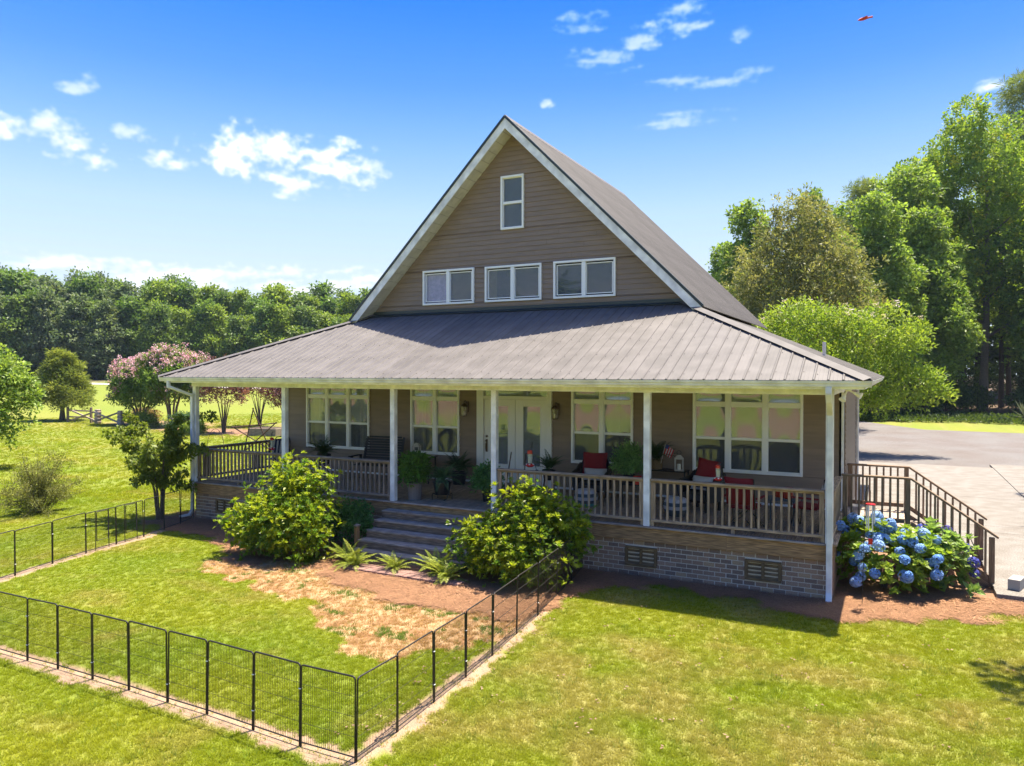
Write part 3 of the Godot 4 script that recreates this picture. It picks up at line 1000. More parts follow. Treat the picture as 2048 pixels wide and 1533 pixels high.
	window(H, "attic_window", up[3][0], up[3][1], up[3][2], up[3][3], [[up[3][0] + 0.07, up[3][1] - 0.07]], [[up[3][2] + 0.07, 7.46], [7.53, up[3][3] - 0.07]], M["glass_upper"])
	var bg := MB.new()
	bg.quad_out(Vector3(-12.8, 4.5, -12.2), Vector3(-3.2, 4.5, -12.2), Vector3(-8, 9.4, -12.2), Vector3(-8, 9.4, -12.2), Vector3(-8, 6, -11))
	part(H, "rear_gable", bg.mesh(), M["siding1"])
	# --- roofs
	var sl := Vector3(0, 1.79, -4.13)
	var sll := sl.length()
	var dirz := sl / sll
	var k := sll / 4.13
	var L1 := 17.34
	var hip := func(u: float) -> float: return minf(sll, minf(u * k, (17.34 - u) * k))
	roof_slope(H, "porch_roof", Vector3(-16.67, EAVE_Y, EAVE_Z), Vector3.RIGHT, dirz, L1, hip)
	var L2 := 16.4
	var hip2 := func(u: float) -> float: return minf(sll, minf(u * k, (16.4 - u) * k))
	roof_slope(H, "side_roof", Vector3(0.67, EAVE_Y, EAVE_Z), Vector3(0, 0, -1), Vector3(-4.13, 1.79, 0) / sll, L2, hip2)
	roof_slope(H, "side_roof", Vector3(-16.67, EAVE_Y, EAVE_Z), Vector3(0, 0, -1), Vector3(4.13, 1.79, 0) / sll, L2, hip2)
	roof_slope(H, "rear_roof", Vector3(-16.67, EAVE_Y, EAVE_Z - L2), Vector3.RIGHT, Vector3(0, 1.79, 4.13) / sll, L1, hip)
	var flat := func(_u: float) -> float: return 7.25
	roof_slope(H, "main_roof", Vector3(-2.87, 4.50, -3.02), Vector3(0, 0, -1), Vector3(-1, 1, 0).normalized(), 9.45, flat)
	roof_slope(H, "main_roof", Vector3(-13.13, 4.50, -3.02), Vector3(0, 0, -1), Vector3(1, 1, 0).normalized(), 9.45, flat)
	# caps along ridge and hips
	for q in [[Vector3(-8, 9.65, -3.0), Vector3(-8, 9.65, -12.5), Vector3.UP], [Vector3(0.66, EAVE_Y + 0.035, EAVE_Z - 0.01), Vector3(-3.42, 4.68, -3.45), Vector3(0.4, 1, 0.4)], [Vector3(-16.66, EAVE_Y + 0.035, EAVE_Z - 0.01), Vector3(-12.58, 4.68, -3.45), Vector3(-0.4, 1, 0.4)]]:
		var a: Vector3 = q[0]
		var b: Vector3 = q[1]
		var x := (b - a).normalized()
		var z := x.cross((q[2] as Vector3).normalized()).normalized()
		var y := z.cross(x)
		var cb := MB.new()
		for s in [-1, 1]:
			var fall := 1.0 if a.y > 9.0 else 0.24
			cb.quad(a + y * 0.015, b + y * 0.015, b + z * s * 0.15 - y * 0.15 * fall, a + z * s * 0.15 - y * 0.15 * fall)
		part(H, "ridge_cap" if a.y > 9.0 else "hip_cap", cb.mesh(), M["roof_metal1"])
	# dark flashing at the foot of the gable, corner kicks
	board(H, "flashing", Vector3(-12.75, 4.70, WALL + 0.03), Vector3(-3.25, 4.70, WALL + 0.03), 0.11, 0.035, M["dark_trim"])
	board(H, "flashing", Vector3(-12.75, 4.64, WALL + 0.10), Vector3(-3.25, 4.64, WALL + 0.10), 0.02, 0.16, M["dark_trim"], 0.0, Vector3(0, 1.0, 0.43))
	# rakes: white boards, dark drip edge, soffit planks
	for s in [-1, 1]:
		var dn := Vector3(s, -1, 0).normalized()
		var out := Vector3(s, 1, 0).normalized()
		var top := Vector3(-8, 9.62, -3.015)
		var bot := top + dn * 7.22
		board(H, "rake_board", top - out * 0.125 + dn * -0.0, bot - out * 0.125, 0.19, 0.03, M["white_paint"], 0.003, out)
		board(H, "drip_edge", top + out * 0.0 + Vector3(0, 0, 0.012), bot + Vector3(0, 0, 0.012), 0.065, 0.05, M["dark_trim"], 0.004, out)
		var SO := joint(H, "soffit")
		for i in 23:
			var c := top + dn * (0.17 + i * 0.305) - out * 0.21 + Vector3(0, 0, -0.255)
			part(SO, "soffit_panel", box_mesh(Vector3(0.297, 0.012, 0.48), 0.003), M["soffit"], c, Basis(dn * s, out, Vector3(0, 0, s).normalized() * s))
	# --- eaves: fascia, soffit, gutters
	for e in [[Vector3(-16.55, 2.78, 0.5), Vector3(0.55, 2.78, 0.5)], [Vector3(0.55, 2.78, 0.5), Vector3(0.55, 2.78, -15.6)], [Vector3(-16.55, 2.78, 0.5), Vector3(-16.55, 2.78, -15.6)]]:
		board(H, "fascia", e[0], e[1], 0.14, 0.03, M["white_paint"])
	part(H, "eave_soffit", box_mesh(Vector3(17.1, 0.012, 0.46)), M["soffit"], Vector3(-8, 2.716, 0.27))
	part(H, "eave_soffit", box_mesh(Vector3(0.5, 0.012, 15.4)), M["soffit"], Vector3(0.31, 2.714, -7.9))
	part(H, "eave_soffit", box_mesh(Vector3(0.5, 0.012, 15.4)), M["soffit"], Vector3(-16.31, 2.714, -7.9))
	for g in [[Vector3(-16.67, 0, 0.515), Vector3(1, 0, 0), Vector3(0, 0, 1), 17.34], [Vector3(0.565, 0, 0.5), Vector3(0, 0, -1), Vector3(1, 0, 0), 15.0]]:
		gutter(H, g[0], g[1], g[2], g[3])
	# downspouts
	var dr := MB.new()
	dr.bevel_box(Vector3(0.02, 2.69, 0.56), Vector3(0.10, 0.12, 0.075), 0.008)
	seg(dr, Vector3(0.02, 2.64, 0.555), Vector3(0.02, 2.50, 0.44), 0.10, 0.075)
	seg(dr, Vector3(0.02, 2.52, 0.46), Vector3(0.01, 2.28, 0.10), 0.10, 0.075)
	seg(dr, Vector3(0.01, 2.33, 0.07), Vector3(0.01, -0.86, 0.07), 0.10, 0.075)
	seg(dr, Vector3(0.01, -0.84, 0.07), Vector3(0.01, -0.985, 0.12), 0.10, 0.075)
	part(H, "downspout", dr.mesh(), M["gutter"])
	var dl := MB.new()
	seg(dl, Vector3(-16.34, 2.74, 0.56), Vector3(-16.34, 2.58, 0.55), 0.09, 0.07)
	seg(dl, Vector3(-16.34, 2.60, 0.55), Vector3(-16.02, 2.36, 0.08), 0.09, 0.07)
	seg(dl, Vector3(-16.02, 2.40, 0.065), Vector3(-16.02, -0.78, 0.065), 0.09, 0.07)
	seg(dl, Vector3(-16.02, -0.76, 0.065), Vector3(-16.10, -0.92, 0.10), 0.09, 0.07)
	seg(dl, Vector3(-16.08, -0.90, 0.10), Vector3(-16.34, -0.96, 0.20), 0.09, 0.07)
	part(H, "downspout", dl.mesh(), M["gutter"])
	var vp := MB.new()
	vp.tube([Vector3(-0.6, 3.2, -6.4), Vector3(-0.6, 3.78, -6.4)], [0.045, 0.045], 10)
	part(H, "vent_pipe", vp.mesh(), M["pipe"])
	make_side_stairs(H)

func seg(b: MB, a: Vector3, c: Vector3, w: float, d: float):
	var y := (c - a).normalized()
	var x := Vector3(1, 0, 0)
	if absf(y.dot(x)) > 0.9:
		x = Vector3(0, 0, 1)
	var z := x.cross(y).normalized()
	x = y.cross(z)
	b.bevel_box((a + c) * 0.5, Vector3(w, (c - a).length() + 0.02, d), 0.009, Basis(x, y, z))

func gutter(H: Node, o: Vector3, along: Vector3, out: Vector3, L: float):
	var prof := [Vector2(0.0, 2.745), Vector2(0.06, 2.745), Vector2(0.075, 2.77), Vector2(0.078, 2.79), Vector2(0.10, 2.815), Vector2(0.105, 2.84), Vector2(0.112, 2.842), Vector2(0.112, 2.852), Vector2(0.098, 2.852), Vector2(0.098, 2.83), Vector2(0.06, 2.76), Vector2(0.0, 2.76)]
	var b := MB.new()
	var mid := o + along * L * 0.5 + out * 0.05 + Vector3(0, 2.79, 0)
	for i in prof.size() - 1:
		var p: Vector2 = prof[i]
		var q: Vector2 = prof[i + 1]
		var a := o + out * p.x + Vector3(0, p.y, 0)
		var c := o + out * q.x + Vector3(0, q.y, 0)
		b.quad_out(a, c, c + along * L, a + along * L, mid)
	for e in [0.0, L]:
		for i in prof.size() - 2:
			b.tri_out(o + along * e + Vector3(0, 2.745, 0), o + along * e + out * prof[i].x + Vector3(0, prof[i].y, 0), o + along * e + out * prof[i + 1].x + Vector3(0, prof[i + 1].y, 0), mid)
	part(H, "gutter", b.mesh(), M["gutter"])

func rail_run(H: Node, a: Vector3, b: Vector3, wood: String, n: int):
	var R := joint(H, "porch_railing")
	var d := (b - a).normalized()
	var up := Vector3.UP
	board(R, "top_rail", a + up * 0.905, b + up * 0.905, 0.038, 0.135, M[wood + "0"], 0.006)
	board(R, "rail_under", a + up * 0.866, b + up * 0.866, 0.038, 0.04, M[wood + "1"], 0.003)
	board(R, "bottom_rail", a + up * 0.115, b + up * 0.115, 0.05, 0.085, M[wood + "2"], 0.004)
	for i in n:
		var p := a + d * ((b - a).length() * (i + 0.5) / n)
		var lean := Basis(d, rng.randf_range(-0.004, 0.004))
		board(R, "baluster", p + up * 0.14, p + up * 0.847, 0.04, 0.04, M[wood + str(rng.randi() % 4)], 0.003)
	var m := (a + b) * 0.5
	board(R, "support_block", m, m + up * 0.09, 0.06, 0.06, M[wood + "1"])
	for e in [a + d * 0.03, b - d * 0.03]:
		board(R, "end_block", e + up * 0.001, e + up * 0.847, 0.035, 0.06, M[wood + "3"])

func make_door(H: Node):
	var Dd := joint(H, "entry_door", Vector3(-7.975, 0, WALL))
	var f := MB.new()
	for s in [[-1.115, -0.905], [0.985, 1.115]]:
		f.bevel_box(Vector3((s[0] + s[1]) * 0.5, 1.31, 0.025), Vector3(s[1] - s[0], 2.62, 0.09), 0.005)
	f.bevel_box(Vector3(0.04, 2.32, 0.02), Vector3(1.89, 0.09, 0.08), 0.004)
	f.bevel_box(Vector3(0.04, 2.58, 0.02), Vector3(1.89, 0.07, 0.08), 0.004)
	f.bevel_box(Vector3(0.04, 0.03, 0.02), Vector3(1.89, 0.06, 0.12), 0.004)
	part(Dd, "frame", f.mesh(), M["door_white"])
	part(Dd, "transom_pane", pane_mesh(1.88, 0.18, 0.001), M["glass"], Vector3(0.04, 2.455, 0.0))
	for q in [[-0.895, 0.035, -0.54, -0.16], [0.05, 0.975, 0.27, 0.79]]:
		var x0: float = q[0]
		var x1: float = q[1]
		var l := MB.new()
		var gy0 := 0.53
		var gy1 := 2.11
		l.bevel_box(Vector3((x0 + q[2]) * 0.5, 1.165, 0.0), Vector3(q[2] - x0, 2.21, 0.045), 0.004)
		l.bevel_box(Vector3((x1 + q[3]) * 0.5, 1.165, 0.0), Vector3(x1 - q[3], 2.21, 0.045), 0.004)
		l.box(Vector3((q[2] + q[3]) * 0.5, (gy0 + 0.06) * 0.5, 0.0), Vector3(q[3] - q[2], gy0 - 0.06, 0.043))
		l.box(Vector3((q[2] + q[3]) * 0.5, (gy1 + 2.27) * 0.5, 0.0), Vector3(q[3] - q[2], 2.27 - gy1, 0.043))
		for s in [q[2], q[3]]:
			l.bevel_box(Vector3(s, (gy0 + gy1) * 0.5, 0.02), Vector3(0.03, gy1 - gy0 + 0.05, 0.02), 0.004)
		for s in [gy0, gy1]:
			l.bevel_box(Vector3((q[2] + q[3]) * 0.5, s, 0.02), Vector3(q[3] - q[2] - 0.03, 0.03, 0.02), 0.004)
		part(Dd, "door_leaf", l.mesh(), M["door_white"])
		part(Dd, "pane", pane_mesh(q[3] - q[2], gy1 - gy0, 0.001), M["glass"], Vector3((q[2] + q[3]) * 0.5, (gy0 + gy1) * 0.5, 0.006))
	var h := MB.new()
	h.lathe([Vector2(0.0, 0.0), Vector2(0.034, 0.0), Vector2(0.034, 0.016), Vector2(0.02, 0.03), Vector2(0, 0.03)], 12)
	part(Dd, "deadbolt", h.mesh(), M["bronze"], Vector3(-0.815, 1.27, 0.024), Basis(Vector3.RIGHT, PI / 2))
	var g := MB.new()
	g.bevel_box(Vector3(0, 0.0, 0.005), Vector3(0.05, 0.34, 0.012), 0.004)
	g.tube([Vector3(0, 0.07, 0.01), Vector3(0, 0.06, 0.06), Vector3(0, -0.06, 0.07), Vector3(0, -0.14, 0.05), Vector3(0, -0.15, 0.01)], [0.011, 0.012, 0.011, 0.011, 0.01], 8)
	g.lathe([Vector2(0, 0.10), Vector2(0.03, 0.11), Vector2(0.03, 0.15), Vector2(0, 0.16)], 10, Vector3(0, 0.0, 0.03))
	part(Dd, "door_handle", g.mesh(), M["bronze"], Vector3(-0.815, 1.02, 0.025))

func make_side_stairs(H: Node):
	var S := joint(H, "side_stairs")
	var fz := -2.25
	var bz := -4.2
	for k in 8:
		board(S, "landing_board", Vector3(0.07 + 0.07 + k * 0.142, -0.019, fz + 0.05), Vector3(0.07 + 0.07 + k * 0.142, -0.019, bz - 0.05), 0.036, 0.136, M["step_wood%d" % (k % 4)], 0.004)
	board(S, "rim_board", Vector3(0.06, -0.15, fz + 0.03), Vector3(1.22, -0.15, fz + 0.03), 0.22, 0.04, M["stair_wood0"], 0.004)
	board(S, "rim_board", Vector3(1.235, -0.15, fz), Vector3(1.235, -0.15, bz), 0.22, 0.04, M["stair_wood1"], 0.004)
	for k in 4:
		var y := -0.19 * (k + 1)
		for q in 2:
			board(S, "tread", Vector3(1.32 + k * 0.30 + q * 0.142, y - 0.018, fz - 0.02), Vector3(1.32 + k * 0.30 + q * 0.142, y - 0.018, bz + 0.02), 0.036, 0.136, M["step_wood%d" % ((k + q) % 4)], 0.004)
	for z in [fz, bz]:
		var y0 := 0.945
		for p in [[0.13, -0.98, 0.93], [1.24, -0.98, 0.93], [2.62, -0.98, -0.06]]:
			board(S, "stair_post", Vector3(p[0], p[1], z), Vector3(p[0], p[2], z), 0.09, 0.09, M["stair_wood%d" % (rng.randi() % 4)], 0.005)
		board(S, "top_rail", Vector3(0.06, y0, z), Vector3(1.29, y0, z), 0.038, 0.13, M["stair_wood1"], 0.005)
		board(S, "bottom_rail", Vector3(0.18, 0.11, z), Vector3(1.19, 0.11, z), 0.085, 0.038, M["stair_wood2"], 0.003)
		for k in 7:
			board(S, "baluster", Vector3(0.25 + k * 0.137, 0.07, z + 0.035), Vector3(0.25 + k * 0.137, 0.92, z + 0.035), 0.038, 0.038, M["stair_wood%d" % (rng.randi() % 4)], 0.003)
		var a := Vector3(1.29, y0, z)
		var b := Vector3(2.72, y0 - 1.0, z)
		board(S, "stair_rail", a, b, 0.038, 0.13, M["stair_wood1"], 0.005)
		board(S, "stair_bottom_rail", Vector3(1.29, 0.08, z), Vector3(2.58, -0.82, z), 0.085, 0.038, M["stair_wood2"], 0.003)
		for k in 9:
			var t := (k + 1) / 10.5
			var p := a.lerp(b, t)
			board(S, "baluster", Vector3(p.x, p.y - 0.90, z + 0.035), Vector3(p.x, p.y - 0.02, z + 0.035), 0.038, 0.038, M["stair_wood%d" % (rng.randi() % 4)], 0.003)
		board(S, "stringer", Vector3(1.25, -0.16, z), Vector3(2.58, -0.98, z), 0.20, 0.04, M["stair_wood0"], 0.003)

func make_lights_and_lanterns():
	for q in [[-9.42, "second", "by the window beside the door's handle"], [-6.71, "first", "between the door and the two-column window"]]:
		var label := "bronze wall lantern on the siding on the handle side of the door" if q[0] < -8.0 else "bronze wall lantern on the siding on the hinge side of the door"
		var L := thing("wall_lantern", label, "lantern", Vector3(q[0], 1.78, WALL + 0.02), 0.0, "porch wall lanterns")
		var b := MB.new()
		b.bevel_box(Vector3(0, 0.27, 0.012), Vector3(0.12, 0.30, 0.024), 0.006)
		part(L, "back_plate", b.mesh(), M["bronze"])
		var s := MB.new()
		s.tube([Vector3(0, 0.36, 0.02), Vector3(0, 0.44, 0.07), Vector3(0, 0.43, 0.14), Vector3(0, 0.36, 0.16)], [0.012, 0.012, 0.012, 0.012], 6)
		part(L, "arm", s.mesh(), M["bronze"])
		var c := MB.new()
		c.lathe([Vector2(0.0, 0.38), Vector2(0.05, 0.36), Vector2(0.11, 0.29), Vector2(0.11, 0.275), Vector2(0.0, 0.275)], 6, Vector3(0, 0, 0.16))
		c.lathe([Vector2(0, 0.02), Vector2(0.08, 0.02), Vector2(0.085, 0.04), Vector2(0, 0.045)], 6, Vector3(0, 0, 0.16))
		for k in 6:
			var a := TAU * k / 6
			c.tube([Vector3(cos(a) * 0.085, 0.035, 0.16 + sin(a) * 0.085), Vector3(cos(a) * 0.1, 0.28, 0.16 + sin(a) * 0.1)], [0.006, 0.006], 4)
		part(L, "cage", c.mesh(), M["bronze"])
		var g := MB.new()
		g.lathe([Vector2(0.078, 0.045), Vector2(0.094, 0.275)], 6, Vector3(0, 0, 0.16))
		part(L, "pane", g.mesh(), M["lantern_glass"])
		var k2 := MB.new()
		k2.lathe([Vector2(0, 0.04), Vector2(0.018, 0.04), Vector2(0.018, 0.15), Vector2(0, 0.16)], 8, Vector3(0, 0, 0.16))
		part(L, "candle_sleeve", k2.mesh(), M["candle"])
	var F := thing("floodlight", "twin-headed outdoor floodlight under the eave beside the corner downspout", "floodlight", Vector3(0.30, 2.70, 0.10))
	var b2 := MB.new()
	b2.lathe([Vector2(0, 0), Vector2(0.055, 0), Vector2(0.05, -0.03), Vector2(0, -0.03)], 12)
	part(F, "mount", b2.mesh(), M["white_plastic"])
	for d in [Vector3(-0.35, -0.85, 0.55), Vector3(0.85, -0.4, 0.2)]:
		var h := MB.new()
		var dn: Vector3 = d.normalized()
		var o := Vector3(signf(d.x) * 0.03, -0.03, 0)
		h.tube([o, o + dn * 0.05, o + dn * 0.10, o + dn * 0.13, o + dn * 0.19], [0.016, 0.016, 0.03, 0.036, 0.062], 12)
		part(F, "lamp_head", h.mesh(), M["white_plastic"])

# ---------------------------------------------------------------- foliage helpers
func rdir(up := 0.0) -> Vector3:
	var d := Vector3(rng.randfn(), rng.randfn() + up, rng.randfn())
	return d.normalized() if d.length() > 0.01 else Vector3.UP

func clump_mesh(n: int, rad: float, ll: float, lw: float, up := 0.4, tone_lo := 0.62) -> Mesh:
	var b := MB.new()
	for i in n:
		var d := rdir(0.25)
		var base := d * rad * pow(rng.randf(), 0.6)
		var dir := (d + rdir() * 0.7 + Vector3(0, up, 0)).normalized()
		var side := dir.cross(rdir()).normalized()
		# leaves lie fairly flat to the sky
		if rng.randf() < 0.75:
			side = dir.cross(Vector3.UP + rdir() * 0.4).normalized()
		b.col = Color(1, 1, 1) * rng.randf_range(tone_lo, 1.0)
		b.col.a = 1.0
		var s := rng.randf_range(0.7, 1.2)
		b.leaf(base, dir, side, ll * s, lw * s, 0.12 * lw, 0.15)
	return b.mesh()

func rosette_mesh(n: int, ll: float, lw: float) -> Mesh:
	var b := MB.new()
	for i in n:
		var a := i * 2.399 + rng.randf_range(-0.2, 0.2)
		var el := deg_to_rad(12.0 + 62.0 * float(i) / n)
		var dir := Vector3(cos(a) * cos(el), sin(el), sin(a) * cos(el))
		var side := dir.cross(Vector3.UP).normalized()
		b.col = Color(1, 1, 1) * rng.randf_range(0.72, 1.0)
		b.col.a = 1.0
		var s := 1.0 - 0.35 * float(i) / n
		b.leaf(Vector3(0, 0.02 * i / n, 0), dir, side, ll * s, lw * s, 0.14 * lw, 0.1)
	return b.mesh()

# leaves laid down as one real mesh
func scatter(parent: Node, called: String, mesh: Mesh, material: Material, where: Array, cols: Array) -> MeshInstance3D:
	var arr := mesh.surface_get_arrays(0)
	var tone: PackedColorArray = arr[Mesh.ARRAY_COLOR]
	var dyed := {}
	var st := SurfaceTool.new()
	st.begin(Mesh.PRIMITIVE_TRIANGLES)
	for i in where.size():
		var q := Color(snappedf(cols[i].r, 0.02), snappedf(cols[i].g, 0.02), snappedf(cols[i].b, 0.012))
		if not dyed.has(q):
			var k := PackedColorArray()
			k.resize(tone.size())
			for j in tone.size():
				k[j] = Color(minf(1.0, tone[j].r * q.r * 2.0), minf(1.0, tone[j].r * q.g * 2.0), minf(1.0, tone[j].r * q.b * 2.0))
			var a := arr.duplicate()
			a[Mesh.ARRAY_COLOR] = k
			var m := ArrayMesh.new()
			m.add_surface_from_arrays(Mesh.PRIMITIVE_TRIANGLES, a)
			dyed[q] = m
		st.append_from(dyed[q], 0, where[i])
	return part(parent, called, st.commit(), material)

# uncountable ground litter: blades and needles as copies
func strewn(called: String, mesh: Mesh, material: Material, where: Array, cols: Array) -> MultiMeshInstance3D:
	var mm := MultiMesh.new()
	mm.transform_format = MultiMesh.TRANSFORM_3D
	mm.use_colors = true
	mm.mesh = mesh
	mm.instance_count = where.size()
	for i in where.size():
		mm.set_instance_transform(i, where[i])
		mm.set_instance_color(i, (cols[i] as Color) * 2.0)
	var o := MultiMeshInstance3D.new()
	o.name = called
	o.multimesh = mm
	o.material_override = material
	add_child(o, true)
	o.set_meta("kind", "stuff")
	return o

func frame_for(y: Vector3, spin: float, s: float) -> Basis:
	var x := y.cross(Vector3(0.3, 0.1, 0.95)).normalized()
	var z := x.cross(y)
	return (Basis(x, y, z) * Basis(Vector3.UP, spin)).scaled_local(Vector3.ONE * s)

# clumps spread through lumpy blobs: [centre, radii]. inner: share placed inside
func crown_places(blobs: Array, count: int, smin: float, smax: float, inner := 0.25, low := -0.55) -> Array:
	var area := []
	var sum := 0.0
	for b in blobs:
		var r: Vector3 = b[1]
		sum += r.x * r.z + r.x * r.y + r.y * r.z
		area.append(sum)
	var out := []
	var tries := 0
	while out.size() < count and tries < count * 4:
		tries += 1
		var pick := rng.randf() * sum
		var k := 0
		while area[k] < pick:
			k += 1
		var c: Vector3 = blobs[k][0]
		var r: Vector3 = blobs[k][1]
		var d := rdir(0.25)
		if d.y < low:
			continue
		var f := rng.randf_range(0.72, 1.14) if rng.randf() > inner else rng.randf_range(0.35, 0.8)
		if rng.randf() < 0.07:
			f = rng.randf_range(1.12, 1.32)
		f *= 1.0 + 0.22 * spots.get_noise_3d(d.x * 3.5 + k * 9.1, d.y * 3.5, d.z * 3.5)
		var p := c + Vector3(d.x * r.x, d.y * r.y, d.z * r.z) * f
		var buried := false
		for q in blobs.size():
			if q != k:
				var e: Vector3 = (p - blobs[q][0]) / blobs[q][1]
				if e.length() < 0.62:
					buried = true
					break
		if buried and rng.randf() < 0.8:
			continue
		var y := (d * 0.5 + Vector3(0, 0.85, 0) + rdir() * 0.35).normalized()
		out.append([Transform3D(frame_for(y, rng.randf() * TAU, rng.randf_range(smin, smax)), p), d, f])
	return out

func tints(places: Array, a: Color, b: Color, third := Color(-1, 0, 0), share := 0.0) -> Array:
	var out := []
	for p in places:
		var o: Vector3 = p[0].origin
		var t := clampf(0.5 + 0.5 * lumps.get_noise_3d(o.x * 3.0, o.y * 3.0, o.z * 3.0) + rng.randf_range(-0.45, 0.45), 0.0, 1.0)
		var c := a.lerp(b, t)
		if share > 0.0 and rng.randf() < share:
			c = third
		c *= rng.randf_range(1.75, 2.5)
		c.a = 1.0
		out.append(c)
	return out

func only(places: Array) -> Array:
	var out := []
	for p in places:
		out.append(p[0])
	return out

func trunk_mesh(h: float, r: float, limbs: int, spread: float, from := 0.3, bend := 0.15) -> Mesh:
	var b := MB.new()
	var path := []
	var rad := []
	for i in 7:
		var t := i / 6.0
		path.append(Vector3(bend * sin(t * 2.6) * h * 0.1, h * t - 0.1, bend * sin(t * 3.7 + 1.0) * h * 0.1))
		rad.append(r * (1.0 - 0.8 * t) * (1.35 if i == 0 else 1.0))
	b.tube(path, rad, 8)
	for k in limbs:
		var t := lerpf(from, 0.92, float(k) / maxf(1.0, limbs - 1.0))
		var p: Vector3 = path[int(t * 6)].lerp(path[mini(6, int(t * 6) + 1)], fposmod(t * 6, 1.0))
		var a := k * 2.4 + rng.randf_range(-0.3, 0.3)
		var l := spread * (1.1 - 0.7 * t) * rng.randf_range(0.8, 1.1)
		var d := Vector3(cos(a), 0.55, sin(a)).normalized()
		var rr := r * (1.0 - 0.8 * t) * 0.5
		b.tube([p, p + d * l * 0.4 + Vector3(0, 0.05 * l, 0), p + d * l * 0.75 + Vector3(0, 0.16 * l, 0), p + d * l + Vector3(0, 0.3 * l, 0)], [rr, rr * 0.7, rr * 0.45, rr * 0.15], 5)
	return b.mesh()

func stems_mesh(n: int, h: float, r: float, spread: float) -> Mesh:
	var b := MB.new()
	for k in n:
		var a := k * TAU / n + rng.randf_range(-0.3, 0.3)
		var d := Vector3(cos(a), 0, sin(a)) * spread * rng.randf_range(0.6, 1.1)
		var o := Vector3(cos(a), 0, sin(a)) * r * 1.5
		b.tube([o - Vector3(0, 0.06, 0), o + d * 0.2 + Vector3(0, h * 0.35, 0), o + d * 0.6 + Vector3(0, h * 0.7, 0), o + d + Vector3(0, h, 0)], [r, r * 0.8, r * 0.55, r * 0.2], 6)
	return b.mesh()

func frond_mesh(L: float, pairs: int, wide: float, arch: float) -> Mesh:
	# one fern frond growing along +x and bending over
	var b := MB.new()
	var P := func(t: float) -> Vector3: return Vector3(L * t * (0.75 + 0.2 * t), L * (0.75 * t - arch * t * t), 0)
	for i in 6:
		var a: Vector3 = P.call(i / 6.0)
		var c: Vector3 = P.call((i + 1) / 6.0)
		b.col = Color(0.7, 0.7, 0.7)
		b.quad(a + Vector3(0, 0, 0.003), c + Vector3(0, 0, 0.002), c - Vector3(0, 0, 0.002), a - Vector3(0, 0, 0.003))
	for i in pairs:
		var t := 0.12 + 0.86 * i / pairs
		var p: Vector3 = P.call(t)
		var d: Vector3 = (P.call(t + 0.02) - p).normalized()
		var l := L * wide * sin(PI * clampf(t * 0.82 + 0.16, 0, 1))
		for s in [-1, 1]:
			var dir: Vector3 = (Vector3(0, 0, s) + d * 0.45 + Vector3(0, rng.randf_range(-0.25, 0.1), 0)).normalized()
			b.col = Color(1, 1, 1) * rng.randf_range(0.72, 1.0)
			b.col.a = 1.0
			b.leaf(p, dir, d, l, L / pairs * 0.8, 0.003, 0.12)
	return b.mesh()

var fronds := []
func fern(parent: Node, at: Vector3, count: int, size: float, a: Color, b: Color, lift := 0.0):
	if fronds.is_empty():
		for k in 4:
			fronds.append(frond_mesh(1.0, 24, 0.17, 0.50 + 0.15 * k))
	for k in count:
		var m: Material = frond_mat(a.lerp(b, rng.randf()))
		var az := k * 2.399 + rng.randf_range(-0.2, 0.2)
		var s := size * rng.randf_range(0.75, 1.1)
		var tilt := rng.randf_range(-0.35, 0.35) + lift + 0.45 * (1.0 - float(k) / count)
		part(parent, "frond", fronds[k % 4], m, at, Basis(Vector3.UP, az) * Basis(Vector3(0, 0, 1), tilt) * Basis().scaled(Vector3.ONE * s))

var frond_mats := {}
func frond_mat(c: Color) -> Material:
	var q := Color(snappedf(c.r, 0.02), snappedf(c.g, 0.02), snappedf(c.b, 0.01))
	if not frond_mats.has(q):
		var m := leaf_mat("frond", 0.5, 0.5)
		m.albedo_color = lin(q.r, q.g, q.b)
		frond_mats[q] = m
	return frond_mats[q]

func pot(parent: Node, at: Vector3, r0: float, r1: float, h: float, material: Material, called := "pot"):
	var b := MB.new()
	b.lathe([Vector2(0, 0), Vector2(r0, 0), Vector2(lerpf(r0, r1, 0.6) * 1.03, h * 0.6), Vector2(r1, h * 0.9), Vector2(r1 * 1.06, h * 0.91), Vector2(r1 * 1.06, h), Vector2(r1 * 0.92, h), Vector2(r1 * 0.9, h * 0.88)], 16)
	part(parent, called, b.mesh(), material, at)
	var s := MB.new()
	s.lathe([Vector2(r1 * 0.91, h * 0.9), Vector2(0, h * 0.92)], 12)
	part(parent, "soil", s.mesh(), M["soil"], at)

func bushy(parent: Node, called: String, at: Vector3, r: Vector3, count: int, ll: float, a: Color, b: Color, material := "leaf"):
	var mesh := clump_mesh(16, ll * 1.2, ll, ll * 0.45)
	var pl := crown_places([[at, r]], count, 0.7, 1.2, 0.35)
	scatter(parent, called, mesh, M[material], only(pl), tints(pl, a, b))

# soft cushion: a box puffed towards its middle
func pillow_mesh(w: float, h: float, t: float) -> Mesh:
	var b := MB.new()
	var N := 8
	for s in [-1, 1]:
		for i in N:
			for j in N:
				var q := []
				for e in [[i, j], [i, j + 1], [i + 1, j + 1], [i + 1, j]]:
					var u: float = e[0] * 2.0 / N - 1.0
					var v: float = e[1] * 2.0 / N - 1.0
					var pin := 1.0 - 0.07 * (1.0 - absf(v)) * u * u
					var d := t * 0.5 * pow((1.0 - u * u) * (1.0 - v * v), 0.45)
					q.append(Vector3(u * w * 0.5 * pin, v * h * 0.5 * (1.0 - 0.07 * (1.0 - absf(u)) * v * v), s * d))
				b.quad_out(q[0], q[1], q[2], q[3], Vector3.ZERO)
	return b.mesh()

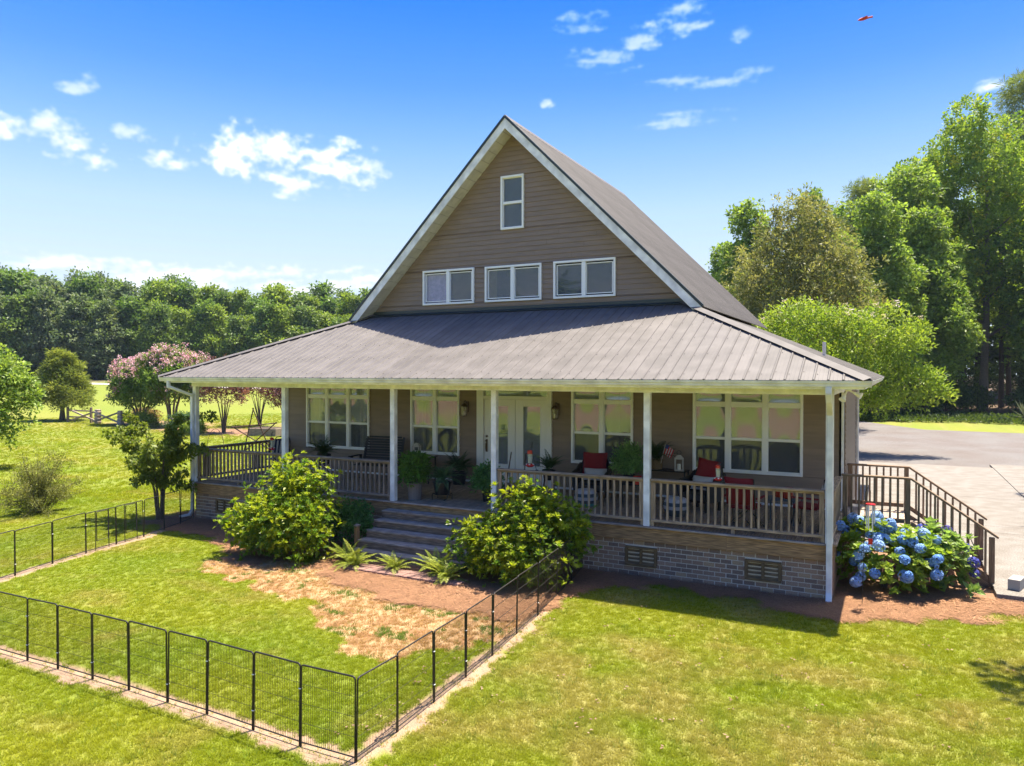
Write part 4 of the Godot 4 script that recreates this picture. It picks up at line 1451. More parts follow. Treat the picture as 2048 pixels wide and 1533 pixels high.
# ---------------------------------------------------------------- things on the porch
func feeder(label: String, at: Vector3, big: float, hook: Vector3):
	var F := thing("hummingbird_feeder", label, "bird feeder", at, 0.0, "hummingbird feeders")
	var b := MB.new()
	b.lathe([Vector2(0, -0.03), Vector2(0.05, -0.025), Vector2(0.085, 0.0), Vector2(0.085, 0.015), Vector2(0.05, 0.04), Vector2(0, 0.045)], 14)
	part(F, "basin", b.mesh(), M["red_plastic"])
	for k in 5:
		var a := TAU * k / 5
		var f := MB.new()
		f.lathe([Vector2(0, 0), Vector2(0.02, 0.004), Vector2(0.012, 0.016), Vector2(0, 0.018)], 6)
		part(F, "flower_port", f.mesh(), M["white_plastic"], Vector3(cos(a) * 0.07, 0.022, sin(a) * 0.07))
	var g := MB.new()
	g.lathe([Vector2(0.04, 0.045), Vector2(0.042, 0.1), Vector2(0.05, 0.2), Vector2(0.05, 0.24)], 12)
	part(F, "bottle", g.mesh(), M["nectar"])
	var n := MB.new()
	n.lathe([Vector2(0, 0.045), Vector2(0.037, 0.045), Vector2(0.045, 0.19), Vector2(0, 0.19)], 10)
	part(F, "syrup", n.mesh(), M["lantern_white"])
	var c := MB.new()
	c.lathe([Vector2(0.053, 0.235), Vector2(0.053, 0.29), Vector2(0.03, 0.305), Vector2(0, 0.305)], 12)
	part(F, "cap", c.mesh(), M["red_plastic"])
	var h := MB.new()
	h.tube([Vector3(0, 0.30, 0), Vector3(0.0, 0.36, 0), Vector3(0.015, 0.385, 0), Vector3(0.03, 0.37, 0)], [0.004, 0.004, 0.004, 0.004], 5)
	part(F, "hook_wire", h.mesh(), M["black_metal"])
	F.scale = Vector3.ONE * big
	var K := thing("feeder_bracket", hook_label(label), "bracket", at + Vector3(0, 0.385 * big, 0), 0.0, "feeder brackets on the railing")
	var rod := MB.new()
	var p: Vector3 = hook
	rod.tube([p, p * 0.55 + Vector3(0, 0.02, 0), p * 0.25 + Vector3(0, 0.10, 0), Vector3(0.05, 0.09, 0), Vector3(0.015, 0.03, 0), Vector3(0.0, -0.012, 0)], [0.007, 0.007, 0.007, 0.006, 0.006, 0.005], 6)
	part(K, "rod", rod.mesh(), M["black_metal"])
	var cl := MB.new()
	cl.bevel_box(p + Vector3(0, 0.0, 0), Vector3(0.05, 0.07, 0.05), 0.005)
	part(K, "clamp", cl.mesh(), M["black_metal"])

func hook_label(s: String) -> String:
	return "black metal rod carrying the " + s.split(",")[0]

func wicker_chair(label: String, at: Vector3, turn: float) -> Node3D:
	var C := thing("wicker_armchair", label, "chair", at, turn, "black wicker porch armchairs")
	var s := MB.new()
	s.bevel_box(Vector3(0, 0.30, 0), Vector3(0.62, 0.20, 0.60), 0.04)
	part(C, "seat", s.mesh(), M["black_wicker"])
	var b := MB.new()
	var N := 12
	for i in N:
		for side in [0, 1]:
			var q := []
			for e in [i, i + 1]:
				var t: float = e / float(N) * 2.0 - 1.0
				var a := t * 1.35
				var o := Vector3(sin(a) * 0.36, 0, -0.30 - 0.06 * cos(a) + 0.16 * t * t)
				var hh := 1.0 - 0.26 * pow(absf(t), 3.0)
				var back := 0.12
				for z in [0.0, 0.045]:
					q.append(Vector3(o.x, 0.28, o.z + z))
					q.append(Vector3(o.x, hh, o.z - back + z))
			if side == 0:
				b.quad(q[2], q[3], q[7], q[6])
				b.quad(q[1], q[3], q[7], q[5])
			else:
				b.quad(q[0], q[4], q[5], q[1])
	part(C, "backrest", b.mesh(), M["black_wicker"])
	for sx in [-1, 1]:
		var a := MB.new()
		a.tube([Vector3(sx * 0.36, 0.78, -0.32), Vector3(sx * 0.40, 0.64, -0.1), Vector3(sx * 0.40, 0.62, 0.2), Vector3(sx * 0.38, 0.56, 0.32), Vector3(sx * 0.36, 0.3, 0.3)], [0.05, 0.055, 0.055, 0.05, 0.04], 8)
		a.box(Vector3(sx * 0.37, 0.42, 0.0), Vector3(0.03, 0.4, 0.58))
		part(C, "armrest", a.mesh(), M["black_wicker"])
		for sz in [-1, 1]:
			board(C, "leg", Vector3(sx * 0.28, 0.0, sz * 0.26), Vector3(sx * 0.28, 0.21, sz * 0.26), 0.05, 0.05, M["black_wicker"])
	return C

func folding_chair(label: String, at: Vector3, turn: float):
	var C := thing("camp_chair", label, "chair", at, turn, "red folding camp chairs")
	var s := MB.new()
	s.quad(Vector3(-0.27, 0.44, -0.22), Vector3(-0.27, 0.46, 0.24), Vector3(0.27, 0.46, 0.24), Vector3(0.27, 0.44, -0.22))
	s.bevel_box(Vector3(0, 0.42, 0.0), Vector3(0.52, 0.05, 0.46), 0.02)
	part(C, "seat", s.mesh(), M["red_cloth"])
	var b := pillow_mesh(0.56, 0.56, 0.07)
	part(C, "backrest", b, M["red_cloth"], Vector3(0, 0.74, -0.30), Basis(Vector3.RIGHT, -0.25))
	for sx in [-1, 1]:
		var a := MB.new()
		a.bevel_box(Vector3(sx * 0.32, 0.62, -0.02), Vector3(0.06, 0.03, 0.5), 0.008)
		part(C, "armrest", a.mesh(), M["red_cloth"])
		for sz in [-1, 1]:
			board(C, "leg", Vector3(sx * 0.30, 0.01, sz * 0.26), Vector3(-sx * 0.10, 0.42, sz * 0.26), 0.018, 0.018, M["black_metal"])
		board(C, "leg", Vector3(sx * 0.31, 0.01, -0.27), Vector3(sx * 0.29, 1.0, -0.37), 0.018, 0.018, M["black_metal"])
		board(C, "leg", Vector3(sx * 0.31, 0.01, 0.25), Vector3(sx * 0.32, 0.61, 0.22), 0.018, 0.018, M["black_metal"])

func lantern_box(label: String, at: Vector3, w: float, h: float):
	var L := thing("candle_lantern", label, "lantern", at, 0.3, "white candle lanterns on the porch")
	var b := MB.new()
	b.bevel_box(Vector3(0, 0.015, 0), Vector3(w, 0.03, w), 0.004)
	b.bevel_box(Vector3(0, h * 0.72, 0), Vector3(w * 1.05, 0.03, w * 1.05), 0.004)
	for sx in [-1, 1]:
		for sz in [-1, 1]:
			b.box(Vector3(sx * w * 0.44, h * 0.37, sz * w * 0.44), Vector3(w * 0.12, h * 0.69, w * 0.12))
	part(L, "body", b.mesh(), M["lantern_white"])
	var r := MB.new()
	r.lathe([Vector2(w * 0.72, h * 0.73), Vector2(w * 0.35, h * 0.88), Vector2(w * 0.16, h * 0.92), Vector2(0, h * 0.93)], 4)
	part(L, "roof", r.mesh(), M["lantern_white"], Vector3.ZERO, Basis(Vector3.UP, PI / 4))
	var g := MB.new()
	for k in 10:
		var a := PI * k / 9
		pass
	var ring := []
	var rr := []
	for k in 9:
		var a := TAU * k / 8
		ring.append(Vector3(cos(a) * 0.05, h * 0.93 + 0.05 + sin(a) * 0.05, 0))
		rr.append(0.005)
	g.tube(ring, rr, 5, false)
	part(L, "ring", g.mesh(), M["black_metal"])
	var c := MB.new()
	c.lathe([Vector2(0, 0.03), Vector2(w * 0.22, 0.03), Vector2(w * 0.22, h * 0.4), Vector2(0, h * 0.4)], 10)
	part(L, "candle", c.mesh(), M["candle"])

func side_table(label: String, at: Vector3, w: float, d: float, h: float, material: Material):
	var T := thing("side_table", label, "table", at)
	part(T, "tabletop", box_mesh(Vector3(w, 0.03, d), 0.006), material, Vector3(0, h - 0.015, 0))
	for sx in [-1, 1]:
		for sz in [-1, 1]:
			board(T, "leg", Vector3(sx * (w * 0.5 - 0.03), 0, sz * (d * 0.5 - 0.03)), Vector3(sx * (w * 0.5 - 0.03), h - 0.03, sz * (d * 0.5 - 0.03)), 0.03, 0.03, material)
	return T

func make_porch_things():
	# iron chair with striped cushion by the far corner
	var C := thing("iron_chair", "black iron garden chair with navy striped cushion at the porch's far end", "chair", Vector3(-15.35, 0, -2.4), 0.35)
	var fr := MB.new()
	for sx in [-1, 1]:
		fr.tube([Vector3(sx * 0.25, 0.0, -0.22), Vector3(sx * 0.25, 0.42, -0.22), Vector3(sx * 0.25, 0.9, -0.34), Vector3(sx * 0.2, 1.02, -0.37)], [0.014, 0.014, 0.014, 0.014], 6)
		fr.tube([Vector3(sx * 0.26, 0.0, 0.24), Vector3(sx * 0.26, 0.6, 0.24), Vector3(sx * 0.26, 0.64, 0.1), Vector3(sx * 0.25, 0.62, -0.26)], [0.014, 0.014, 0.014, 0.014], 6)
	fr.tube([Vector3(-0.2, 1.02, -0.37), Vector3(0, 1.06, -0.38), Vector3(0.2, 1.02, -0.37)], [0.014, 0.014, 0.014], 6)
	for k in 5:
		var rr := []
		var pts := []
		for j in 9:
			var a := TAU * j / 8
			pts.append(Vector3(-0.16 + k * 0.08 + cos(a) * 0.035, 0.94 + sin(a) * 0.04, -0.36))
			rr.append(0.006)
		fr.tube(pts, rr, 4, false)
	part(C, "frame", fr.mesh(), M["black_metal"])
	part(C, "seat", box_mesh(Vector3(0.5, 0.03, 0.48), 0.008), M["black_metal"], Vector3(0, 0.42, 0))
	var P := thing("striped_cushion", "navy and white striped cushion on the iron chair", "cushion", Vector3(-15.35, 0.66, -2.4) + Basis(Vector3.UP, 0.35) * Vector3(0, 0.06, -0.20), 0.35)
	for k in 8:
		part(P, "stripe", box_mesh(Vector3(0.057, 0.44, 0.11), 0.02), M["navy_cloth"] if k % 2 else M["white_cloth"], Vector3(-0.2 + k * 0.0575, 0, 0), Basis(Vector3.RIGHT, -0.25))
	feeder("red hummingbird feeder, the one by the dark spiky fern", Vector3(-13.55, 0.97, -0.40), 1.0, Vector3(0.22, -0.42, 0.30))
	# dark fern on a stand behind the railing
	var A := thing("potted_fern", "large dark fern in a black pot on a tall stand behind the railing", "plant", Vector3(-12.75, 0, -1.5), 0.0, "potted plants on the porch")
	pot(A, Vector3(0, 0.5, 0), 0.13, 0.19, 0.28, M["black_pot"])
	for k in 3:
		var a := TAU * k / 3
		board(A, "stand_leg", Vector3(cos(a) * 0.2, 0, sin(a) * 0.2), Vector3(cos(a) * 0.1, 0.5, sin(a) * 0.1), 0.02, 0.02, M["black_metal"])
	fern(A, Vector3(0, 0.74, 0), 46, 0.62, Color(0.035, 0.075, 0.02), Color(0.06, 0.11, 0.03), 0.25)
	# slatted bench glider
	var Bn := thing("slatted_bench", "black slatted wooden glider bench against the siding", "bench", Vector3(-11.75, 0, -2.5), 0.12)
	for k in 9:
		part(Bn, "slat", box_mesh(Vector3(1.25, 0.062, 0.022), 0.004), M["black_wicker"], Vector3(0, 0.52 + k * 0.071, -0.30 - k * 0.022), Basis(Vector3.RIGHT, -0.28))
	part(Bn, "top_slat", box_mesh(Vector3(1.05, 0.05, 0.024), 0.01), M["black_wicker"], Vector3(0, 1.16, -0.50), Basis(Vector3.RIGHT, -0.28))
	for k in 5:
		part(Bn, "slat", box_mesh(Vector3(1.25, 0.022, 0.08), 0.004), M["black_wicker"], Vector3(0, 0.43, -0.22 + k * 0.1))
	for sx in [-1, 1]:
		part(Bn, "armrest", box_mesh(Vector3(0.09, 0.03, 0.6), 0.008), M["black_wicker"], Vector3(sx * 0.68, 0.66, 0.0))
		for z in [-0.22, 0.24]:
			board(Bn, "leg", Vector3(sx * 0.64, 0.0, z), Vector3(sx * 0.64, 0.65, z), 0.06, 0.05, M["black_wicker"])
		board(Bn, "back_post", Vector3(sx * 0.58, 0.4, -0.27), Vector3(sx * 0.58, 1.16, -0.52), 0.05, 0.04, M["black_wicker"])
	# checked table with lantern
	var T := thing("cloth_table", "small table under a black and white checked cloth", "table", Vector3(-10.35, 0, -2.75), 0.1)
	part(T, "tabletop", box_mesh(Vector3(0.6, 0.03, 0.5), 0.006), M["black_metal"], Vector3(0, 0.70, 0))
	for sx in [-1, 1]:
		for sz in [-1, 1]:
			board(T, "leg", Vector3(sx * 0.25, 0, sz * 0.2), Vector3(sx * 0.25, 0.685, sz * 0.2), 0.03, 0.03, M["black_metal"])
	var ch := thing("checked_cloth", "black, grey and white checked runner hanging from the small table", "tablecloth", Vector3(-10.35, 0.72, -2.75), 0.1)
	for i in 5:
		for j in 7:
			var t := (i % 2) + (j % 2)
			var m: Material = [M["white_cloth"], M["grey_cloth"], M["navy_cloth"]][t]
			var y := 0.0 if j < 4 else -0.045 - (j - 4) * 0.09
			if j < 4:
				part(ch, "check", box_mesh(Vector3(0.0895, 0.008, 0.1295)), m, Vector3(-0.18 + i * 0.09, 0.0, -0.19 + j * 0.13), Basis())
			else:
				part(ch, "check", box_mesh(Vector3(0.0895, 0.0895, 0.008)), m, Vector3(-0.18 + i * 0.09, y, 0.264), Basis())
	lantern_box("white candle lantern in front of the curtained window beside the bench", Vector3(-10.72, 0.0, -2.95) + Vector3(0, 0.62, 0), 0.2, 0.46)
	side_table("low black plant table under the white lantern near the bench", Vector3(-10.75, 0, -2.98), 0.34, 0.32, 0.62, M["black_metal"])
	# plant in stone pot by the post
	var B := thing("potted_plant", "leafy green plant in a round woven-look stone pot by the porch post", "plant", Vector3(-9.02, 0, -0.42), 0.0, "potted plants on the porch")
	pot(B, Vector3.ZERO, 0.155, 0.165, 0.40, M["stone_pot"])
	bushy(B, "foliage", Vector3(0.0, 0.66, 0), Vector3(0.27, 0.36, 0.27), 170, 0.11, Color(0.03, 0.075, 0.012), Color(0.08, 0.16, 0.02))
	# feathery fern in a black cart stand
	var Cp := thing("potted_fern", "feathery bright green fern in a black wheeled iron planter at the head of the steps", "plant", Vector3(-8.45, 0, -0.72), 0.0, "potted plants on the porch")
	pot(Cp, Vector3(0, 0.12, 0), 0.17, 0.21, 0.30, M["black_pot"])
	var st := MB.new()
	st.tube([Vector3(-0.26, 0.12, 0), Vector3(0.24, 0.12, 0)], [0.012, 0.012], 6)
	st.tube([Vector3(-0.2, 0.0, 0.12), Vector3(-0.2, 0.14, 0.12)], [0.012, 0.012], 6)
	st.tube([Vector3(0.12, 0.0, 0.12), Vector3(0.2, 0.04, 0.12), Vector3(0.24, 0.16, 0.1), Vector3(0.22, 0.42, 0.06)], [0.014, 0.014, 0.014, 0.012], 6)
	st.tube([Vector3(-0.2, 0.0, -0.12), Vector3(-0.2, 0.14, -0.12), Vector3(0.2, 0.14, -0.12), Vector3(0.2, 0.0, -0.12)], [0.012, 0.012, 0.012, 0.012], 6)
	part(Cp, "stand", st.mesh(), M["black_metal"])
	fern(Cp, Vector3(0, 0.42, 0), 40, 0.62, Color(0.07, 0.15, 0.06), Color(0.13, 0.24, 0.10), 0.15)
	# fern in black pot by the door
	var Dp := thing("potted_fern", "dark green fern in a black pot on the deck by the door", "plant", Vector3(-9.35, 0, -2.95), 0.0, "potted plants on the porch")
	pot(Dp, Vector3.ZERO, 0.16, 0.21, 0.33, M["black_pot"])
	fern(Dp, Vector3(0, 0.32, 0), 44, 0.66, Color(0.03, 0.07, 0.022), Color(0.06, 0.12, 0.04), 0.3)
	# trailing plant by the stair post
	var E := thing("trailing_plant", "trailing green vine in a black pot behind the post at the steps", "plant", Vector3(-7.35, 0, -1.0), 0.0, "potted plants on the porch")
	pot(E, Vector3.ZERO, 0.13, 0.17, 0.36, M["black_pot"])
	bushy(E, "foliage", Vector3(0, 0.46, 0.06), Vector3(0.30, 0.34, 0.30), 210, 0.08, Color(0.04, 0.10, 0.03), Color(0.08, 0.17, 0.05))
	# second feeder and the spider plant stand by the door
	feeder("red-capped hummingbird feeder, the tall one hung before the door", Vector3(-5.97, 0.98, -0.35), 1.1, Vector3(0.28, -0.50, 0.25))
	var F := thing("potted_fern", "spiky green plant on a metal stand between door and window", "plant", Vector3(-6.55, 0, -2.6), 0.0, "potted plants on the porch")
	pot(F, Vector3(0, 0.35, 0), 0.12, 0.16, 0.25, M["black_pot"])
	for k in 4:
		var a := TAU * k / 4 + 0.4
		board(F, "stand_leg", Vector3(cos(a) * 0.2, 0, sin(a) * 0.2), Vector3(cos(a) * 0.13, 0.48, sin(a) * 0.13), 0.02, 0.02, M["rust"])
	fern(F, Vector3(0, 0.58, 0), 34, 0.55, Color(0.035, 0.08, 0.02), Color(0.06, 0.13, 0.03), 0.35)
	var G2 := thing("plant_stand", "low wire plant stand behind the railing by the door", "plant stand", Vector3(-7.1, 0, -1.9))
	for y in [0.3, 0.6]:
		part(G2, "shelf", box_mesh(Vector3(0.5, 0.02, 0.3), 0.004), M["grey_wood0"], Vector3(0, y, 0))
	for sx in [-1, 1]:
		board(G2, "leg", Vector3(sx * 0.24, 0, 0.14), Vector3(sx * 0.2, 1.05, -0.14), 0.02, 0.02, M["rust"])
		board(G2, "leg", Vector3(sx * 0.24, 0, -0.14), Vector3(sx * 0.24, 0.6, -0.13), 0.02, 0.02, M["rust"])
	# wicker armchairs with cushions and footstools
	wicker_chair("black wicker armchair under the two-column window, red cushion on it", Vector3(-5.35, 0, -2.45), 0.12)
	var c1 := Basis(Vector3.UP, 0.12)
	var r1 := thing("red_cushion", "square dark red cushion on the chair under the two-column window", "cushion", Vector3(-5.35, 0.80, -2.45) + c1 * Vector3(0, 0, -0.24), 0.12, "red chair cushions")
	part(r1, "cover", pillow_mesh(0.60, 0.56, 0.16), M["red_cloth"], Vector3.ZERO, Basis(Vector3.RIGHT, -0.2))
	var w1 := thing("white_pillow", "white lumbar pillow in front of the square red cushion", "pillow", Vector3(-5.35, 0.55, -2.45) + c1 * Vector3(0.05, 0.02, -0.08), 0.12, "white pillows")
	part(w1, "cover", pillow_mesh(0.56, 0.30, 0.16), M["white_cloth"], Vector3.ZERO, Basis(Vector3.RIGHT, -0.35))
	footstool("round striped pouf with a teal band in front of the wicker chair", Vector3(-5.15, 0, -1.55), true)
	wicker_chair("black wicker armchair under the three-column window, beside the flag fern", Vector3(-2.72, 0, -2.2), -0.35)
	var c2 := Basis(Vector3.UP, -0.35)
	var r2 := thing("red_cushion", "tilted dark red cushion on the chair beside the flag fern", "cushion", Vector3(-2.72, 0.82, -2.2) + c2 * Vector3(0, 0, -0.22), -0.35, "red chair cushions")
	part(r2, "cover", pillow_mesh(0.56, 0.54, 0.16), M["red_cloth"], Vector3.ZERO, Basis(Vector3.RIGHT, -0.2) * Basis(Vector3(0, 0, 1), -0.13))
	var w2 := thing("white_pillow", "cream pillow with a black printed crescent on the tilted-cushion chair", "pillow", Vector3(-2.72, 0.55, -2.2) + c2 * Vector3(-0.02, 0.03, -0.05), -0.35, "white pillows")
	part(w2, "cover", pillow_mesh(0.52, 0.32, 0.16), M["white_cloth"], Vector3.ZERO, Basis(Vector3.RIGHT, -0.4))
	part(w2, "print", pillow_mesh(0.40, 0.13, 0.16), M["navy_cloth"], Vector3(0.02, -0.06, 0.035), Basis(Vector3.RIGHT, -0.4))
	footstool("round grey and white striped pouf beside the flag fern table", Vector3(-3.05, 0, -1.35), false)
	# bushy plant between the chairs, on a table with a red tin
	side_table("small dark side table with a red tin below the bushy plant", Vector3(-4.25, 0, -2.2), 0.5, 0.4, 0.48, M["black_metal"])
	var R := thing("red_tin", "red tin standing on the small dark side table", "tin", Vector3(-4.12, 0.48, -2.06))
	var rt := MB.new()
	rt.lathe([Vector2(0, 0), Vector2(0.085, 0), Vector2(0.09, 0.01), Vector2(0.09, 0.17), Vector2(0.094, 0.175), Vector2(0.094, 0.19), Vector2(0, 0.195)], 16)
	part(R, "body", rt.mesh(), M["red_plastic"])
	var K := thing("potted_plant", "tall bushy light green plant on the dark side table between the chairs", "plant", Vector3(-4.38, 0.48, -2.25), 0.0, "potted plants on the porch")
	pot(K, Vector3.ZERO, 0.1, 0.14, 0.2, M["black_pot"])
	bushy(K, "foliage", Vector3(0, 0.46, 0), Vector3(0.34, 0.40, 0.32), 260, 0.075, Color(0.06, 0.12, 0.03), Color(0.14, 0.24, 0.07))
	# flag fern and lantern on a black console
	side_table("long black console table under the flag fern and white lantern", Vector3(-3.72, 0, -3.1), 0.95, 0.4, 0.72, M["black_metal"])
	var Ff := thing("potted_fern", "dark fern in a yellow basket with a small flag, on the console", "plant", Vector3(-3.98, 0.72, -3.1), 0.0, "potted plants on the porch")
	pot(Ff, Vector3.ZERO, 0.12, 0.15, 0.22, M["basket"])
	fern(Ff, Vector3(0, 0.2, 0), 44, 0.60, Color(0.03, 0.07, 0.022), Color(0.06, 0.12, 0.04), 0.35)
	var fl := thing("small_flag", "small stars and stripes flag on a stick in the fern basket", "flag", Vector3(-3.72, 0.90, -2.9), 0.15)
	var pole := MB.new()
	pole.tube([Vector3(-0.1, -0.02, 0), Vector3(0.0, 0.42, 0)], [0.004, 0.004], 5)
	part(fl, "pole", pole.mesh(), M["candle"])
	for k in 7:
		part(fl, "stripe", box_mesh(Vector3(0.024, 0.21, 0.004)), M["flag_red"] if k % 2 == 0 else M["white_cloth"], Vector3(0.01 + k * 0.024 - 0.0, 0.30 - 0.045 * k * 0.35, 0.002), Basis(Vector3(0, 0, 1), -0.35))
	part(fl, "canton", box_mesh(Vector3(0.07, 0.09, 0.007)), M["flag_blue"], Vector3(0.045, 0.37, 0.002), Basis(Vector3(0, 0, 1), -0.35))
	lantern_box("small cream candle lantern with a peaked roof on the black console", Vector3(-3.42, 0.72, -2.98), 0.2, 0.40)
	feeder("red hummingbird feeder, the one hung in front of the three-column window", Vector3(-1.95, 0.97, -0.20), 0.92, Vector3(0.13, -0.40, 0.14))
	# camp chairs and the little table at the near end
	folding_chair("red folding camp chair seen from behind, back to the railing", Vector3(-1.55, 0, -0.72), PI - 0.15)
	folding_chair("red folding camp chair facing along the porch at the railing's corner", Vector3(-0.45, 0, -1.25), -PI / 2 - 0.2)
	var cp := thing("white_pillow", "pale beige pillow leaning on the corner camp chair", "pillow", Vector3(-0.14, 0.80, -1.05), -PI / 2, "white pillows")
	part(cp, "cover", pillow_mesh(0.42, 0.42, 0.14), M["white_cloth"], Vector3.ZERO, Basis(Vector3.RIGHT, -0.2))
	side_table("low grey patio table between the red camp chairs", Vector3(-0.98, 0, -1.55), 0.55, 0.5, 0.5, M["grey_cloth"])
	for q in [[-1.02, "the shorter of the two"], [-0.85, "the taller of the two"]]:
		var J := thing("red_jar", "red glazed jar on the low patio table, " + q[1], "jar", Vector3(q[0], 0.5, -1.62 + (0.12 if q[0] > -0.9 else 0.0)), 0.0, "red jars")
		var jb := MB.new()
		var jh := 0.22 if q[0] > -0.9 else 0.16
		jb.lathe([Vector2(0, 0), Vector2(0.08, 0), Vector2(0.095, 0.02), Vector2(0.09, jh * 0.8), Vector2(0.10, jh * 0.84), Vector2(0.10, jh), Vector2(0.085, jh), Vector2(0.08, jh * 0.7), Vector2(0, jh * 0.6)], 16)
		part(J, "body", jb.mesh(), M["red_glaze"])

func footstool(label: String, at: Vector3, teal: bool):
	var P := thing("striped_pouf", label, "pouf", at, 0.0, "striped poufs")
	var cols := ["white_cloth", "grey_cloth", "white_cloth", "grey_cloth", "teal_cloth" if teal else "grey_cloth"]
	for k in 5:
		var b := MB.new()
		var y0 := 0.36 - k * 0.072
		var r := [0.2, 0.25, 0.27, 0.26, 0.23, 0.18]
		var pr := [Vector2(r[k], y0), Vector2(r[k + 1], y0 - 0.072)]
		if k == 0:
			pr.push_front(Vector2(0, y0 + 0.02))
		b.lathe(pr, 18)
		part(P, "stripe", b.mesh(), M[cols[k]])

# ---------------------------------------------------------------- wire pen
const ORD := ["first", "second", "third", "fourth", "fifth", "sixth", "seventh", "eighth", "ninth", "tenth"]
func make_fence():
	var names := ["from the near corner along the front run", "from the near corner along the run toward the house", "from the open lawn, by the small tree"]
	for l in 3:
		var line: Array = fence_lines[l]
		for i in line.size() - 1:
			var a: Vector2 = line[i]
			var b: Vector2 = line[i + 1]
			var gate := l == 2 and (i == 3 or i == 4)
			var P := thing("fence_panel", "black wire pen panel%s, %s %s" % [" with gate" if gate else "", ORD[i], names[l]], "fence panel", Vector3(a.x, G, a.y), atan2(-(b.y - a.y), b.x - a.x), "black wire pen panels")
			P.rotation.x = rng.randf_range(-0.02, 0.02)
			P.rotation.z = rng.randf_range(-0.008, 0.008)
			panel(P, a.distance_to(b), 0.87 + rng.randf_range(-0.012, 0.012) + (0.02 if l == 2 else 0.0), gate, l == 1 and i >= 4)

func panel(P: Node, L: float, h: float, gate: bool, bars: bool):
	var r := 0.0095
	var rc := 0.03
	var x0 := 0.011
	var x1 := L - 0.011
	var f := MB.new()
	var path := [Vector3(x0, -0.06, 0), Vector3(x0, h - rc, 0), Vector3(x0 + rc * 0.3, h - rc * 0.3, 0), Vector3(x0 + rc, h, 0), Vector3(x1 - rc, h, 0), Vector3(x1 - rc * 0.3, h - rc * 0.3, 0), Vector3(x1, h - rc, 0), Vector3(x1, -0.06, 0)]
	var rad := []
	for k in path.size():
		rad.append(r)
	f.tube(path, rad, 8)
	f.tube([Vector3(x0, 0.05, 0), Vector3(x1, 0.05, 0)], [0.008, 0.008], 6)
	part(P, "frame", f.mesh(), M["fence_metal"])
	if gate:
		var g := MB.new()
		g.tube([Vector3(L * 0.34, 0.22, 0.01), Vector3(L * 0.34, h - 0.05, 0.01), Vector3(L * 0.37, h - 0.02, 0.01), Vector3(L * 0.69, h - 0.02, 0.01), Vector3(L * 0.72, h - 0.05, 0.01), Vector3(L * 0.72, 0.22, 0.01), Vector3(L * 0.34, 0.22, 0.01)], [0.009, 0.009, 0.009, 0.009, 0.009, 0.009, 0.009], 6)
		part(P, "gate", g.mesh(), M["fence_metal"])
		for x in [L * 0.31, L * 0.75]:
			var q := MB.new()
			q.tube([Vector3(x, -0.05, 0), Vector3(x, h, 0)], [r, r], 8)
			part(P, "gate_post", q.mesh(), M["fence_metal"])
	var w := MB.new()
	var n := int(L / 0.0262)
	for k in n - 1:
		var x := x0 + (x1 - x0) * (k + 1) / n
		w.tube([Vector3(x, 0.05, 0), Vector3(x, h, 0)], [0.0021, 0.0021], 3, false)
	for k in 3:
		var y := 0.05 + (h - 0.05) * (k + 1) / 4.0
		var rr := 0.0045 if bars else 0.0022
		w.tube([Vector3(x0, y, 0.003), Vector3(x1, y, 0.003)], [rr, rr], 5, false)
	var o := part(P, "wire_mesh", w.mesh(), M["fence_metal"])
	o.set_meta("kind", "stuff")
	for y in [0.22, 0.62]:
		if rng.randf() < 0.55:
			var t := MB.new()
			t.lathe([Vector2(0.017, -0.006), Vector2(0.021, 0.0), Vector2(0.017, 0.006)], 8, Vector3(x1 + 0.012, y, 0))
			part(P, "cable_tie", t.mesh(), M["tie_white"])

# ---------------------------------------------------------------- garden by the house
# yellow-green young leaves mixed with deeper green older ones
func bush_colors(n: int) -> Array:
	var out := []
	for k in n:
		out.append(Color(0.30, 0.39, 0.018).lerp(Color(0.42, 0.48, 0.028), rng.randf()) if rng.randf() < 0.6 else Color(0.13, 0.24, 0.02).lerp(Color(0.22, 0.33, 0.03), rng.randf()))
	return out

func big_bush(called: String, label: String, at: Vector3, blobs: Array, count: int):
	var B := thing(called, label, "bush", at, 0.0, "glossy bushes beside the steps")
	part(B, "stems", stems_mesh(9, 1.1, 0.02, 0.6), M["bark"])
	var ros := rosette_mesh(11, 0.115, 0.05)
	var pl := crown_places(blobs, count, 0.75, 1.25, 0.12, -0.7)
	var cols := bush_colors(pl.size())
	scatter(B, "leaf_whorls", ros, M["gloss_leaf"], only(pl), cols)
	var dark := clump_mesh(14, 0.12, 0.11, 0.05, 0.2)
	var pin := crown_places(blobs, int(count * 0.7), 0.8, 1.3, 0.9, -0.95)
	scatter(B, "single_leaves", dark, M["gloss_leaf"], only(pin), bush_colors(pin.size()))

